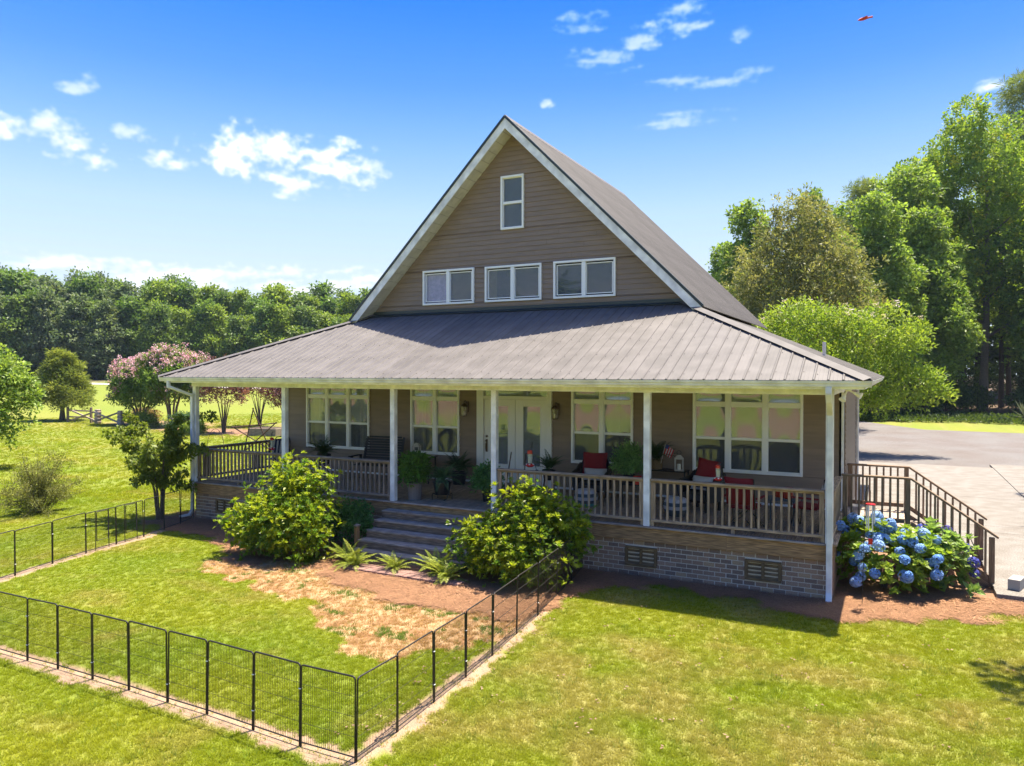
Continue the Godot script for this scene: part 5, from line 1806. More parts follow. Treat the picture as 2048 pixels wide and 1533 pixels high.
func make_garden():
	big_bush("evergreen_bush", "tall yellow-green glossy bush before the brick wall, left of the steps", Vector3(-10.75, G, 1.8), [[Vector3(0.05, 1.05, -0.15), Vector3(0.88, 0.92, 0.75)], [Vector3(-0.5, 0.6, 0.45), Vector3(0.82, 0.62, 0.6)], [Vector3(0.5, 0.62, 0.35), Vector3(0.66, 0.72, 0.6)], [Vector3(0.0, 0.5, 0.6), Vector3(0.75, 0.55, 0.45)]], 800)
	big_bush("evergreen_bush", "yellow-green glossy bush behind the wire pen, right of the steps", Vector3(-5.3, G, 1.4), [[Vector3(0.08, 1.1, -0.25), Vector3(0.78, 0.72, 0.62)], [Vector3(-0.75, 0.55, 0.1), Vector3(0.72, 0.58, 0.6)], [Vector3(0.15, 0.5, 0.3), Vector3(0.8, 0.58, 0.55)], [Vector3(0.85, 0.85, -0.5), Vector3(0.34, 0.6, 0.36)]], 700)
	var dk := thing("dark_bush", "small dark green bush against the brick, beside the tall glossy bush", "bush", Vector3(-9.95, G, 0.75))
	part(dk, "stems", stems_mesh(5, 0.6, 0.014, 0.3), M["bark"])
	bushy(dk, "foliage", Vector3(0, 0.52, 0), Vector3(0.5, 0.5, 0.42), 300, 0.09, Color(0.03, 0.085, 0.02), Color(0.06, 0.14, 0.03))
	var fs := [[-8.75, 2.1, 0.66, "at the outer end of the brick edging, by the tall bush"], [-9.15, 1.85, 0.62, "beside the short wooden post"], [-7.85, 1.95, 0.55, "in the middle, at the foot of the steps"], [-6.55, 2.1, 0.68, "at the brick edging under the pen-side bush"], [-6.95, 1.8, 0.72, "against the steps beside the pen-side bush"]]
	for f in fs:
		var F := thing("garden_fern", "yellow-green fern " + f[3], "fern", Vector3(f[0], G, f[1]), 0.0, "ferns round the front steps")
		fern(F, Vector3(0, 0.0, 0), 24, f[2] * 0.95, Color(0.24, 0.30, 0.03), Color(0.34, 0.38, 0.05), 0.2)
	var pst := thing("wooden_post", "short square wooden post with a cap beside the steps", "post", Vector3(-9.5, G, 1.1))
	board(pst, "shaft", Vector3(0, -0.1, 0), Vector3(0, 0.60, 0), 0.085, 0.085, M["rim_wood0"], 0.006)
	var cap := MB.new()
	cap.bevel_box(Vector3(0, 0.618, 0), Vector3(0.125, 0.03, 0.125), 0.006)
	cap.lathe([Vector2(0.08, 0.633), Vector2(0, 0.66)], 4)
	part(pst, "cap", cap.mesh(), M["step_wood1"])
	# brick edging in front of the steps
	var E := thing("brick_edging", "row of pinkish pavers set in the mulch before the steps", "edging", Vector3(-7.5, G, 2.15))
	for i in 27:
		for j in 2:
			part(E, "brick", box_mesh(Vector3(0.098, 0.07, 0.198), 0.006), M["paver"], Vector3(-1.42 + i * 0.1045, 0.035 + rng.randf_range(-0.006, 0.006), -0.12 + j * 0.21), Basis(Vector3.UP, rng.randf_range(-0.03, 0.03)))
	# hydrangeas
	hydrangea("big hydrangea covered in blue flower heads beside the porch corner", Vector3(0.85, G, -1.25), [[Vector3(0, 0.5, 0), Vector3(0.78, 0.62, 0.7)], [Vector3(-0.3, 0.75, -0.2), Vector3(0.5, 0.5, 0.5)], [Vector3(0.45, 0.55, -0.1), Vector3(0.5, 0.55, 0.55)]], 250, 56, Color(0.17, 0.36, 0.80), Color(0.32, 0.50, 0.86), Color(0.10, 0.16, 0.018), Color(0.165, 0.215, 0.03))
	hydrangea("smaller green hydrangea with few violet flower heads by the stair foot", Vector3(1.78, G, -1.66), [[Vector3(0, 0.45, 0), Vector3(0.55, 0.52, 0.5)], [Vector3(-0.15, 0.62, -0.1), Vector3(0.42, 0.42, 0.4)]], 150, 9, Color(0.10, 0.09, 0.36), Color(0.05, 0.08, 0.45), Color(0.09, 0.145, 0.035), Color(0.14, 0.20, 0.06))
	# wind chime on a shepherd's hook
	var K := thing("shepherd_hook", "thin black shepherd's hook standing in the mulch before the hydrangea", "garden hook", Vector3(0.53, G, 0.05))
	var hk := MB.new()
	hk.tube([Vector3(0, -0.1, 0), Vector3(0.02, 1.0, -0.02), Vector3(0.04, 1.95, -0.04), Vector3(0.07, 2.03, -0.04), Vector3(0.11, 2.02, -0.04), Vector3(0.12, 1.95, -0.04)], [0.006, 0.006, 0.006, 0.006, 0.006, 0.005], 6)
	part(K, "rod", hk.mesh(), M["black_metal"])
	var Wc := thing("wind_chime", "silver tube wind chime with a red disc hung before the hydrangea", "wind chime", Vector3(0.65, G + 1.93, 0.01))
	var top := MB.new()
	top.lathe([Vector2(0, -0.16), Vector2(0.075, -0.17), Vector2(0.08, -0.19), Vector2(0, -0.2)], 14)
	part(Wc, "disc", top.mesh(), M["red_plastic"])
	var cord := MB.new()
	cord.tube([Vector3(0, 0.02, 0), Vector3(0, -0.16, 0)], [0.003, 0.003], 4)
	cord.tube([Vector3(0, -0.2, 0), Vector3(0, -0.78, 0)], [0.002, 0.002], 4)
	part(Wc, "cord", cord.mesh(), M["black_metal"])
	for k in 6:
		var a := TAU * k / 6
		var tb := MB.new()
		tb.tube([Vector3(cos(a) * 0.06, -0.2, sin(a) * 0.06), Vector3(cos(a) * 0.06, -0.5 - 0.03 * k, sin(a) * 0.06)], [0.011, 0.011], 8)
		part(Wc, "chime_tube", tb.mesh(), M["chime_metal"])
	part(Wc, "sail", box_mesh(Vector3(0.07, 0.1, 0.008), 0.002), M["red_plastic"], Vector3(0, -0.82, 0), Basis(Vector3.UP, 0.4))
	var Cb := thing("cinder_block", "grey concrete block at the edge of the driveway", "block", Vector3(2.98, G + 0.10, -2.05), 1.25)
	part(Cb, "shell", box_mesh(Vector3(0.40, 0.19, 0.19), 0.006), M["cinder_block"], Vector3(0, 0.097, 0))
	# small multi-stem tree at the porch corner
	var T := thing("redbud_tree", "small multi-stemmed tree at the porch corner inside the wire pen", "tree", Vector3(-16.62, G, 0.62))
	var st := MB.new()
	var tips := []
	for k in 9:
		var a := k * 2.4
		var d := Vector3(cos(a), 0, sin(a)) * rng.randf_range(0.4, 0.85)
		var h := rng.randf_range(1.9, 2.75)
		var off := Vector3(-0.2, 0, -0.1)
		var o := Vector3(cos(a) * 0.06, -0.05, sin(a) * 0.06)
		var p1 := o + d * 0.15 + off * 0.2 + Vector3(0, h * 0.4, 0)
		var p2 := o + d * 0.5 + off * 0.6 + Vector3(0, h * 0.75, 0)
		var p3 := o + d * 1.1 + off + Vector3(0, h, 0)
		st.tube([o, p1, p2, p3], [0.035, 0.028, 0.016, 0.005], 6)
		tips.append([p1, p2, p3])
		for q in 5:
			var s := p1.lerp(p2, rng.randf()) if q < 2 else p2.lerp(p3, rng.randf())
			var e := s + Vector3(d.x * 0.7 + rng.randfn() * 0.38, rng.randf_range(0.0, 0.5), d.z * 0.7 + rng.randfn() * 0.38)
			st.tube([s, s.lerp(e, 0.5) + Vector3(0, 0.06, 0), e], [0.01, 0.007, 0.003], 5)
			tips.append([s, s.lerp(e, 0.5) + Vector3(0, 0.06, 0), e])
	part(T, "trunk", st.mesh(), M["bark"])
	var where := []
	var cols := []
	var lm := clump_mesh(7, 0.07, 0.10, 0.055, 0.1)
	for t in tips:
		for k in 32:
			var u := rng.randf_range(0.25, 1.05) * 2.0
			var p: Vector3 = (t[0] as Vector3).lerp(t[1], u) if u < 1.0 else (t[1] as Vector3).lerp(t[2], u - 1.0)
			if p.y < 0.9:
				continue
			where.append(Transform3D(frame_for((Vector3.UP + rdir() * 0.5).normalized(), rng.randf() * TAU, rng.randf_range(0.7, 1.2)), p + rdir() * 0.07))
			var c := Color(0.16, 0.24, 0.03).lerp(Color(0.34, 0.40, 0.06), rng.randf())
			cols.append(c)
	scatter(T, "crown", lm, M["leaf"], where, cols)
	# wispy shrub on the lawn
	var S := thing("wispy_shrub", "round wispy grey-green shrub on the open lawn", "shrub", Vector3(-20.6, G, 1.5))
	var ss := MB.new()
	var w2 := []
	var c2 := []
	for k in 60:
		var d := rdir(0.9)
		d.y = absf(d.y)
		var L := rng.randf_range(1.1, 1.9) * (0.75 + 0.25 * d.y)
		var e := Vector3(d.x * 0.72, d.y, d.z * 0.72).normalized() * L
		ss.tube([Vector3(d.x, 0, d.z) * 0.1, e * 0.5 + Vector3(0, 0.12, 0), e], [0.012, 0.007, 0.003], 4)
		for q in 34:
			var t := rng.randf_range(0.3, 1.0)
			var p := e * t + Vector3(0, 0.12 * (1.0 - absf(t - 0.5) * 2.0), 0) + rdir() * 0.10
			w2.append(Transform3D(frame_for((e.normalized() + rdir() * 0.4).normalized(), rng.randf() * TAU, rng.randf_range(0.6, 1.2)), p))
			c2.append(Color(0.15, 0.17, 0.04).lerp(Color(0.32, 0.32, 0.09), rng.randf()))
	part(S, "stems", ss.mesh(), M["bark"])
	scatter(S, "foliage", clump_mesh(7, 0.05, 0.075, 0.022, 0.8), M["leaf"], w2, c2)
	# bird overhead
	var Bd := thing("red_bird", "small red bird gliding high in the blue sky", "bird", Vector3(0.54, 8.54, 1.07), 0.4774 + PI)
	var bb := MB.new()
	bb.tube([Vector3(0.11, -0.03, 0), Vector3(0.095, -0.027, 0), Vector3(0.07, -0.02, 0), Vector3(0.03, -0.01, 0), Vector3(-0.01, 0.0, 0), Vector3(-0.05, 0.008, 0), Vector3(-0.085, 0.018, 0), Vector3(-0.12, 0.024, 0)], [0.002, 0.010, 0.020, 0.024, 0.021, 0.013, 0.012, 0.016], 10)
	for s in [-1, 1]:
		bb.tri(Vector3(0.06, -0.006, s * 0.018), Vector3(-0.04, 0.012, s * 0.02), Vector3(-0.015, 0.022, s * 0.055))
		bb.tri(Vector3(-0.09, 0.02, 0), Vector3(-0.135, 0.03, s * 0.016), Vector3(-0.12, 0.026, 0))
	part(Bd, "body", bb.mesh(), M["bird_red"])

func hydrangea(label: String, at: Vector3, blobs: Array, leaves: int, heads: int, fa: Color, fb: Color, a: Color, b: Color):
	var Hy := thing("hydrangea", label, "hydrangea", at, 0.0, "hydrangeas")
	part(Hy, "stems", stems_mesh(8, 0.8, 0.012, 0.45), M["bark"])
	var ros := rosette_mesh(8, 0.19, 0.125)
	var pl := crown_places(blobs, leaves, 0.7, 1.15, 0.2, -0.8)
	scatter(Hy, "leaves", ros, M["leaf"], only(pl), tints(pl, a, b))
	var head := MB.new()
	for i in 130:
		var d := rdir(0.1)
		var side := d.cross(rdir()).normalized()
		var e := d.cross(side)
		var p := Vector3(d.x, d.y * 0.85, d.z) * 0.098
		head.col = Color(1, 1, 1) * rng.randf_range(0.6, 1.0) if rng.randf() < 0.85 else Color(1.0, 0.95, 0.86)
		head.col.a = 1.0
		var s := 0.022
		head.quad(p + side * s, p + e * s + d * 0.006, p - side * s, p - e * s + d * 0.006)
	var hm := head.mesh()
	var where := crown_places(blobs, heads * 3, 0.85, 1.2, 0.0, -0.35)
	var done := []
	for q in where:
		var p: Vector3 = q[0].origin
		if done.size() >= heads:
			break
		if (q[1] as Vector3).z < -0.1 and (q[1] as Vector3).y < 0.6:
			continue
		var m := leaf_mat("flower", 0.3, 0.8)
		var t := snappedf(rng.randf(), 0.5)
		var key := "%s%.1f" % [fa.to_html(), t]
		if not M.has(key):
			m.albedo_color = lin(lerpf(fa.r, fb.r, t), lerpf(fa.g, fb.g, t), lerpf(fa.b, fb.b, t))
			M[key] = m
		part(Hy, "flower_head", hm, M[key], p + q[1] * 0.05, Basis(rdir(), rng.randf() * TAU) * Basis().scaled(Vector3.ONE * rng.randf_range(0.8, 1.15)))
		done.append(p)

# ---------------------------------------------------------------- far garden
func make_far_garden():
	var gy := height(-55, -23)
	# rail fence and braced posts
	var R := thing("rail_fence", "weathered wooden fence end with two rails beside the cedar", "fence", Vector3(-58.0, gy, -22.4), 0.1)
	for x in [0.0, 2.6]:
		board(R, "post", Vector3(x, -0.3, 0), Vector3(x, 1.25, 0), 0.16, 0.16, M["grey_wood1"], 0.02)
	for y in [0.45, 0.95]:
		board(R, "rail", Vector3(0.08, y, 0), Vector3(2.52, y, 0), 0.11, 0.06, M["grey_wood2"], 0.01)
	var brace := ["first", "second", "third"]
	for k in 2:
		var a := Vector3(-57.2 + k * 3.2, gy, -22.2 + 0.3 * k)
		var B := thing("braced_fence", "grey fence bay with crossed rails, %s" % ["the one nearer the cedar" if k == 0 else "the one nearer the pink myrtle"], "fence", a, 0.05, "crossed rail fence bays")
		board(B, "rail", Vector3(0.1, 0.95, 0.0), Vector3(2.9, 0.2, 0.0), 0.12, 0.08, M["step_wood0"], 0.01)
		board(B, "rail", Vector3(0.1, 0.2, 0.09), Vector3(2.9, 0.95, 0.09), 0.12, 0.08, M["grey_wood0"], 0.01)
		board(B, "post", Vector3(3.1, -0.3, 0), Vector3(3.1, 1.12, 0), 0.34, 0.34, M["step_wood2"], 0.02)
		for q in 4:
			part(B, "block", box_mesh(Vector3(0.42, 0.12, 0.36), 0.02), M["step_wood3"], Vector3(3.12, 0.15 + q * 0.25, 0.02))
	var D := thing("braced_fence", "grey crossed rails under the plum trees", "fence", Vector3(-43.5, gy, -20.6), -0.1, "crossed rail fence bays")
	board(D, "rail", Vector3(0, 0.1, 0), Vector3(2.9, 1.15, 0), 0.14, 0.09, M["grey_wood3"], 0.01)
	board(D, "rail", Vector3(0.2, 0.85, 0.1), Vector3(3.4, 0.05, 0.1), 0.12, 0.08, M["grey_wood1"], 0.01)
	var bedb := thing("garden_box", "low grey wooden planting box on the far mulch", "planter", Vector3(-34.4, gy, -20.6), 0.2)
	part(bedb, "side", box_mesh(Vector3(2.0, 0.5, 1.2), 0.02), M["grey_wood0"], Vector3(0, 0.24, 0))
	part(bedb, "soil", box_mesh(Vector3(1.8, 0.03, 1.0)), M["soil"], Vector3(0, 0.5, 0))
	# star of rusty rods
	var S := thing("star_ornament", "rusty five-pointed star made of rods standing on the lawn", "ornament", Vector3(-26.7, G, -12.3), 0.55)
	var pts := []
	for k in 5:
		var a := PI / 2 + TAU * k / 5 + 0.09
		pts.append(Vector3(cos(a) * 1.06, 1.08 + sin(a) * 1.12, 0))
	for k in 5:
		var rod := MB.new()
		var a: Vector3 = pts[k]
		var b: Vector3 = pts[(k + 2) % 5]
		var ext := (b - a).normalized() * 0.08
		var o := Vector3(0, 0, 0.02 * (k % 3 - 1))
		rod.tube([a - ext + o, b + ext + o], [0.028, 0.028], 6)
		part(S, "rod", rod.mesh(), M["rust"])
	var A := thing("garden_arch", "thin rusty hoop arch on the lawn beside the star", "ornament", Vector3(-28.4, G, -11.4), 0.5)
	var hoop := []
	var hr := []
	for k in 13:
		var a := PI * k / 12
		hoop.append(Vector3(cos(a) * 0.42, 0.2 + sin(a) * 1.05, 0))
		hr.append(0.013)
	hoop.push_front(Vector3(0.42, -0.1, 0))
	hr.append(0.013)
	hoop.append(Vector3(-0.42, -0.1, 0))
	hr.append(0.013)
	var hb := MB.new()
	hb.tube(hoop, hr, 6)
	part(A, "hoop", hb.mesh(), M["rust"])
	# cedar
	var cg := height(-60.7, -23.9)
	var Ce := thing("cedar_tree", "rounded feathery green cedar on the far lawn", "tree", Vector3(-60.0, cg, -23.2))
	part(Ce, "trunk", trunk_mesh(5.2, 0.2, 12, 2.4, 0.28, 0.05), M["bark"])
	var cb := []
	for k in 15:
		var t := k / 14.0
		var a := k * 2.4
		var r := lerpf(1.55, 0.35, t)
		cb.append([Vector3(cos(a) * r * 0.8, lerpf(1.7, 5.3, t), sin(a) * r * 0.8), Vector3(1.25, 0.75, 1.25) * lerpf(1.0, 0.5, t)])
	var cm := clump_mesh(20, 0.26, 0.34, 0.06, 0.5)
	var cpl := crown_places(cb, 1500, 0.7, 1.25, 0.25, -0.8)
	scatter(Ce, "crown", cm, M["leaf"], only(cpl), tints(cpl, Color(0.06, 0.085, 0.018), Color(0.18, 0.20, 0.04)))
	# crape myrtles with pink blossom
	for q in [[-50.8, -23.6, 1.0, "shorter pink crape myrtle, the one farther from the house", 4.7, 2.6], [-46.9, -23.4, 1.0, "taller pink crape myrtle, the one nearer the house roof", 5.6, 2.9]]:
		var C := thing("crape_myrtle", q[3], "tree", Vector3(q[0], height(q[0], q[1]), q[1]), rng.randf() * 6.0, "pink crape myrtles")
		part(C, "trunk", stems_mesh(6, q[4] * 0.72, 0.09, 1.5), M["pale_bark"])
		var bl := []
		for k in 11:
			var a := k * 2.4
			bl.append([Vector3(cos(a) * q[5] * 0.46, q[4] * 0.60 + 0.34 * (k % 4), sin(a) * q[5] * 0.46), Vector3(0.95, 0.85, 0.95)])
		bl.append([Vector3(0, q[4] * 0.86, 0), Vector3(1.3, 0.85, 1.3)])
		bl.append([Vector3(0, q[4] * 0.45, 0), Vector3(1.9, 0.9, 1.9)])
		var pl := crown_places(bl, 1300, 0.7, 1.25, 0.2, -0.8)
		scatter(C, "crown", clump_mesh(16, 0.24, 0.24, 0.11), M["leaf"], only(pl), tints(pl, Color(0.05, 0.10, 0.02), Color(0.13, 0.19, 0.035)))
		var blm := []
		var bc := []
		for p in pl:
			var o: Vector3 = p[0].origin
			if (p[1] as Vector3).y > -0.1 and (o.y > q[4] * 0.74 or rng.randf() < 0.12) and rng.randf() < 0.85:
				blm.append(Transform3D(frame_for(Vector3.UP, rng.randf() * TAU, rng.randf_range(0.8, 1.5)), o + p[1] * 0.22 + Vector3(0, 0.08, 0)))
				bc.append(Color(0.36, 0.17, 0.24).lerp(Color(0.45, 0.31, 0.35), rng.randf()))
		scatter(C, "blossom", clump_mesh(22, 0.17, 0.10, 0.08, 0.3, 0.75), M["petal"], blm, bc)
	# purple plums
	for q in [[-38.4, -20.7, "purple-leaved plum tree in the mulch behind the star, the nearest one", 1.0], [-41.2, -26.5, "purple-leaved plum tree standing farther back, beside the road gap", 1.05], [-35.6, -23.6, "purple-leaved plum tree half hidden by the porch post", 0.95]]:
		var P := thing("plum_tree", q[2], "tree", Vector3(q[0], G, q[1]), rng.randf() * 6.0, "purple plum trees")
		part(P, "trunk", stems_mesh(9, 2.4, 0.045, 0.6), M["bark"])
		var pl := crown_places([[Vector3(0, 2.5, 0), Vector3(1.35, 1.15, 1.35)], [Vector3(0, 3.1, 0), Vector3(1.5, 1.1, 1.5)], [Vector3(0.5, 3.9, 0.2), Vector3(1.1, 0.9, 1.1)], [Vector3(-0.5, 3.7, -0.3), Vector3(1.1, 1.0, 1.1)]], 620, 0.7, 1.2, 0.3)
		scatter(P, "crown", clump_mesh(14, 0.2, 0.17, 0.08), M["leaf"], only(pl), tints(pl, Color(0.075, 0.035, 0.035), Color(0.19, 0.085, 0.085)))
		P.scale = Vector3.ONE * float(q[3])
	# low shrubs in the far beds
	var sh := [[-53.0, -25.6, 0.9, Color(0.15, 0.10, 0.04), "russet low shrub behind the crossed rails"], [-47.6, -21.6, 0.8, Color(0.15, 0.19, 0.03), "light green low shrub under the pink myrtles"], [-42.6, -21.0, 0.95, Color(0.05, 0.10, 0.04), "dark green low shrub beside the crossed rails under the plums"], [-36.7, -28.4, 1.1, Color(0.03, 0.07, 0.02), "dark round shrub on the far mulch behind the plums"], [-40.2, -19.8, 0.6, Color(0.18, 0.24, 0.03), "yellow-green grassy clump at the foot of the nearest plum"]]
	for q in sh:
		var L := thing("low_shrub", q[4], "shrub", Vector3(q[0], height(q[0], q[1]), q[1]), 0.0, "low shrubs in the far beds")
		bushy(L, "foliage", Vector3(0, 0.45 * q[2], 0), Vector3(1.3, 0.7, 1.0) * float(q[2]), 240, 0.15, (q[3] as Color) * 0.7, q[3])
		part(L, "stems", stems_mesh(5, 0.5, 0.02, 0.4), M["bark"])

# ---------------------------------------------------------------- trees
func tree(called: String, label: String, group: String, at: Vector3, h: float, r: float, blobs: Array, count: int, clump: Mesh, a: Color, b: Color, bark := "dark_bark", limbs := 9, from := 0.35) -> Node3D:
	var T := thing(called, label, "tree", at, 0.0, group)
	part(T, "trunk", trunk_mesh(h * 0.86, r, limbs, h * 0.26, from, 0.12), M[bark])
	var pl := crown_places(blobs, count, 0.65, 1.3, 0.22, -0.75)
	scatter(T, "crown", clump, M["leaf"], only(pl), tints(pl, a, b))
	return T

func crown_blobs(h: float, r: float, bottom: float, n: int, taper := 0.55) -> Array:
	var out := []
	for k in n:
		var t := (k + 0.5) / n
		var a := k * 2.399 + rng.randf_range(-0.3, 0.3)
		var prof := sin(PI * clampf(t * 0.78 + 0.2, 0, 1))
		var rr := r * lerpf(1.0, prof, taper + 0.2)
		var s := rng.randf_range(0.34, 0.5) * rr
		var off := rr * rng.randf_range(0.45, 0.7) * (1.0 - 0.55 * t * t)
		out.append([Vector3(cos(a) * off, lerpf(bottom + s * 0.7, h - s * 0.8, t), sin(a) * off), Vector3(s, s * rng.randf_range(0.75, 1.0), s)])
	out.append([Vector3(0, h - r * 0.35, 0), Vector3(r * 0.4, r * 0.4, r * 0.4)])
	return out

func make_trees():
	var far_clump := clump_mesh(18, 0.75, 0.62, 0.36)
	var mid_clump := clump_mesh(18, 0.55, 0.42, 0.24)
	# ---- forest edge beyond the far lawn: kinds built once, then set out as individuals
	var protos := []
	var kinds := [[Color(0.05, 0.085, 0.022), Color(0.11, 0.155, 0.03), "mid green broad tree in the forest edge behind the far lawn"], [Color(0.085, 0.125, 0.018), Color(0.165, 0.215, 0.03), "bright yellow-green tree in the forest edge behind the far lawn"], [Color(0.045, 0.07, 0.032), Color(0.10, 0.13, 0.055), "dull grey-green tree in the forest edge behind the far lawn"], [Color(0.045, 0.085, 0.018), Color(0.095, 0.145, 0.025), "dark green full-crowned tree in the forest edge behind the far lawn"]]
	var n := 0
	for row in 3:
		for k in [36, 32, 28][row]:
			var t: float = (k + 0.5 + rng.randf_range(-0.3, 0.3)) / [36.0, 32.0, 28.0][row]
			var p := Vector2(-152, -44.5).lerp(Vector2(-58, -93), t)
			p += Vector2(-0.46, -0.89) * (row * 8.0 + rng.randf_range(-2.5, 2.5))
			var h: float = lerpf(19.8, 14.6, clampf(t, 0.0, 1.0)) * [0.74, 0.93, 1.0][row] * rng.randf_range(0.86, 1.08)
			var kind := n % 4
			if t > 0.42 and row < 2:
				kind = [1, 0, 1, 3][n % 4]
			elif t < 0.4:
				kind = [2, 0, 3, 2][n % 4]
			if protos.size() < 8:
				kind = protos.size() % 4
				var pr := tree("forest_tree", kinds[kind][2], "trees of the far forest edge", Vector3(p.x, height(p.x, p.y), p.y), 16.0, 0.28, crown_blobs(16.0, 4.8, 1.0 if protos.size() < 4 else 2.0, 22), 700, far_clump, kinds[kind][0], kinds[kind][1])
				pr.scale = Vector3.ONE * h / 16.0
				protos.append(pr)
			else:
				var src: Node3D = protos[kind if row == 0 or rng.randf() < 0.5 else kind + 4]
				copy(src, "", Vector3(p.x, height(p.x, p.y), p.y), rng.randf() * TAU, h / 16.0).scale = Vector3(rng.randf_range(0.75, 1.2), 1.0, rng.randf_range(0.75, 1.2)) * (h / 16.0)
			n += 1
	# brush closing the forest's foot
	var br := thing("forest_brush", "dark brush at the foot of the far forest edge", "shrub", Vector3(-150, height(-150, -43), -43.0), 0.0, "brush along the far forest edge")
	part(br, "stems", stems_mesh(5, 2.0, 0.05, 1.2), M["dark_bark"])
	bushy(br, "foliage", Vector3(0, 1.5, 0), Vector3(3.6, 2.2, 2.4), 420, 0.5, Color(0.03, 0.05, 0.014), Color(0.065, 0.095, 0.02))
	for k in 44:
		var t := k / 43.0
		var p := Vector2(-150, -43.0).lerp(Vector2(-57, -91), t) + Vector2(-0.46, -0.89) * (2.0 + 9.0 * (k % 2) + rng.randf_range(-1, 2))
		copy(br, "", Vector3(p.x, height(p.x, p.y) - 0.2, p.y), rng.randf() * 6.0, rng.randf_range(0.7, 1.15))
	# ---- trees on the other side
	var mg := tree("magnolia_tree", "broad rounded olive-green tree rising behind the porch roof", "", Vector3(-5.4, G, -44.7), 16.6, 0.35, crown_blobs(16.9, 6.3, 2.0, 26, 0.35), 2900, clump_mesh(18, 0.36, 0.30, 0.11), Color(0.085, 0.10, 0.03), Color(0.17, 0.165, 0.06), "dark_bark", 12)
	var r4 := tree("forest_tree", "green tree showing behind the roof, leftmost of the trees right of the house", "", Vector3(-12.2, height(-12, -64), -64.0), 21.0, 0.3, crown_blobs(21.0, 4.6, 4.0, 20), 1000, mid_clump, Color(0.075, 0.125, 0.022), Color(0.15, 0.205, 0.035))
	copy(r4, "narrow green treetop peeping over the broad olive-green tree", Vector3(-7.6, height(-7.4, -77.7), -77.7), 2.0, 1.13).scale = Vector3(0.7, 1.16, 0.7)
	copy(r4, "small green tree lowest on the roof edge, behind the broad olive-green tree", Vector3(-15.8, height(-16, -70), -70.0), 3.0, 0.86)
	var needles := clump_mesh(26, 0.30, 0.62, 0.035, 0.5)
	var pine := tree("pine_tree", "dark pine top between the olive-green tree and the tall poplar", "", Vector3(-2.2, height(-2.2, -74.7), -74.7), 24.0, 0.32, crown_blobs(24.2, 3.7, 9.0, 16), 1000, needles, Color(0.09, 0.12, 0.035), Color(0.17, 0.20, 0.065))
	copy(pine, "tall dark pine rising at the picture's edge behind the poplar", Vector3(14.9, height(14.7, -97), -97.2), 1.0, 1.62)
	var pop := tree("poplar_tree", "tallest bright green poplar with a bare pale trunk at the wood's edge", "", Vector3(9.1, height(9.1, -76.9), -76.9), 31.0, 0.44, [], 0, mid_clump, Color.WHITE, Color.WHITE, "pale_bark", 14, 0.28)
	pop.get_child(1).free()
	var pb := []
	for q in [[-1.6, 29.5, 2.0], [-2.6, 26.5, 2.6], [0.6, 26.5, 3.0], [-4.2, 23.0, 2.6], [2.6, 23.0, 2.8], [-1.0, 22.5, 3.2], [4.6, 20.5, 2.6], [-5.4, 19.0, 2.6], [-2.6, 18.0, 3.0], [1.6, 18.0, 3.0], [5.2, 15.5, 2.8], [-4.6, 14.8, 2.7], [-1.4, 13.6, 2.8], [2.6, 13.0, 2.6], [4.8, 10.6, 2.3], [-3.6, 10.6, 2.4], [0.6, 10.0, 2.2], [-5.6, 11.8, 1.9], [2.8, 8.0, 1.7], [-7.0, 21.0, 2.2], [-7.6, 16.5, 2.4], [-6.6, 24.0, 1.8]]:
		for dz in [-1.8, 1.6]:
			pb.append([Vector3(q[0], q[1] + dz * 0.3, dz), Vector3(q[2], q[2] * 0.85, q[2])])
	var ppl := crown_places(pb, 4200, 0.6, 1.3, 0.12, -0.8)
	scatter(pop, "crown", clump_mesh(16, 0.42, 0.36, 0.22), M["leaf"], only(ppl), tints(ppl, Color(0.085, 0.145, 0.02), Color(0.19, 0.25, 0.03), Color(0.32, 0.30, 0.03), 0.05))
	var r7 := tree("forest_tree", "green tree filling the gap left of the poplar's trunk", "", Vector3(2.4, height(2.4, -72), -70.5), 24.0, 0.34, crown_blobs(24.0, 5.6, 3.0, 28), 1900, mid_clump, Color(0.075, 0.125, 0.022), Color(0.16, 0.215, 0.035))
	copy(r7, "nearest full green tree between the olive-green tree and the poplar", Vector3(-0.7, height(0, -62), -62.0), 0.6, 0.84)
	copy(r7, "green tree tucked behind the olive-green tree's right shoulder", Vector3(-3.2, height(-3, -57.5), -57.5), 3.6, 0.66)
	copy(r7, "full green tree below the poplar's left boughs", Vector3(3.4, height(3, -67), -66.5), 1.7, 0.80)
	copy(r7, "green tree between the dark pine and the poplar", Vector3(-0.4, height(0, -75.5), -75.5), 2.2, 1.0)
	copy(r7, "green tree standing just behind the dark pine top", Vector3(-4.6, height(-4.6, -82), -82.0), 5.2, 0.96)
	copy(r7, "dark green tree behind the poplar crown", Vector3(4.0, height(4, -90), -88.0), 1.1, 1.15)
	copy(r7, "silvery green tree at the picture's edge below the tall pine", Vector3(15.3, height(15, -72), -71.0), 4.0, 0.95)
	for q in [[-9.5, -92.0, 1.0], [10.5, -98.0, 1.05], [19.5, -88.0, 1.0], [26.0, -80.0, 0.95], [-1.0, -100.0, 1.0]]:
		copy(protos[3], "dark background tree deep in the wood beside the gravel", Vector3(q[0], height(q[0], q[1]), q[1]), rng.randf() * 6.0, q[2] * 1.4).set_meta("group", "background trees of the gravel-side wood")
	# bare dark trunks in the shade of the wood
	var tk := MB.new()
	tk.tube([Vector3(0, -0.3, 0), Vector3(0.1, 4, 0), Vector3(0.0, 9, 0.1), Vector3(0.15, 15, 0)], [0.3, 0.24, 0.2, 0.12], 7)
	tk.tube([Vector3(0.05, 7, 0), Vector3(0.9, 9, 0.3)], [0.08, 0.03], 5)
	var tm := tk.mesh()
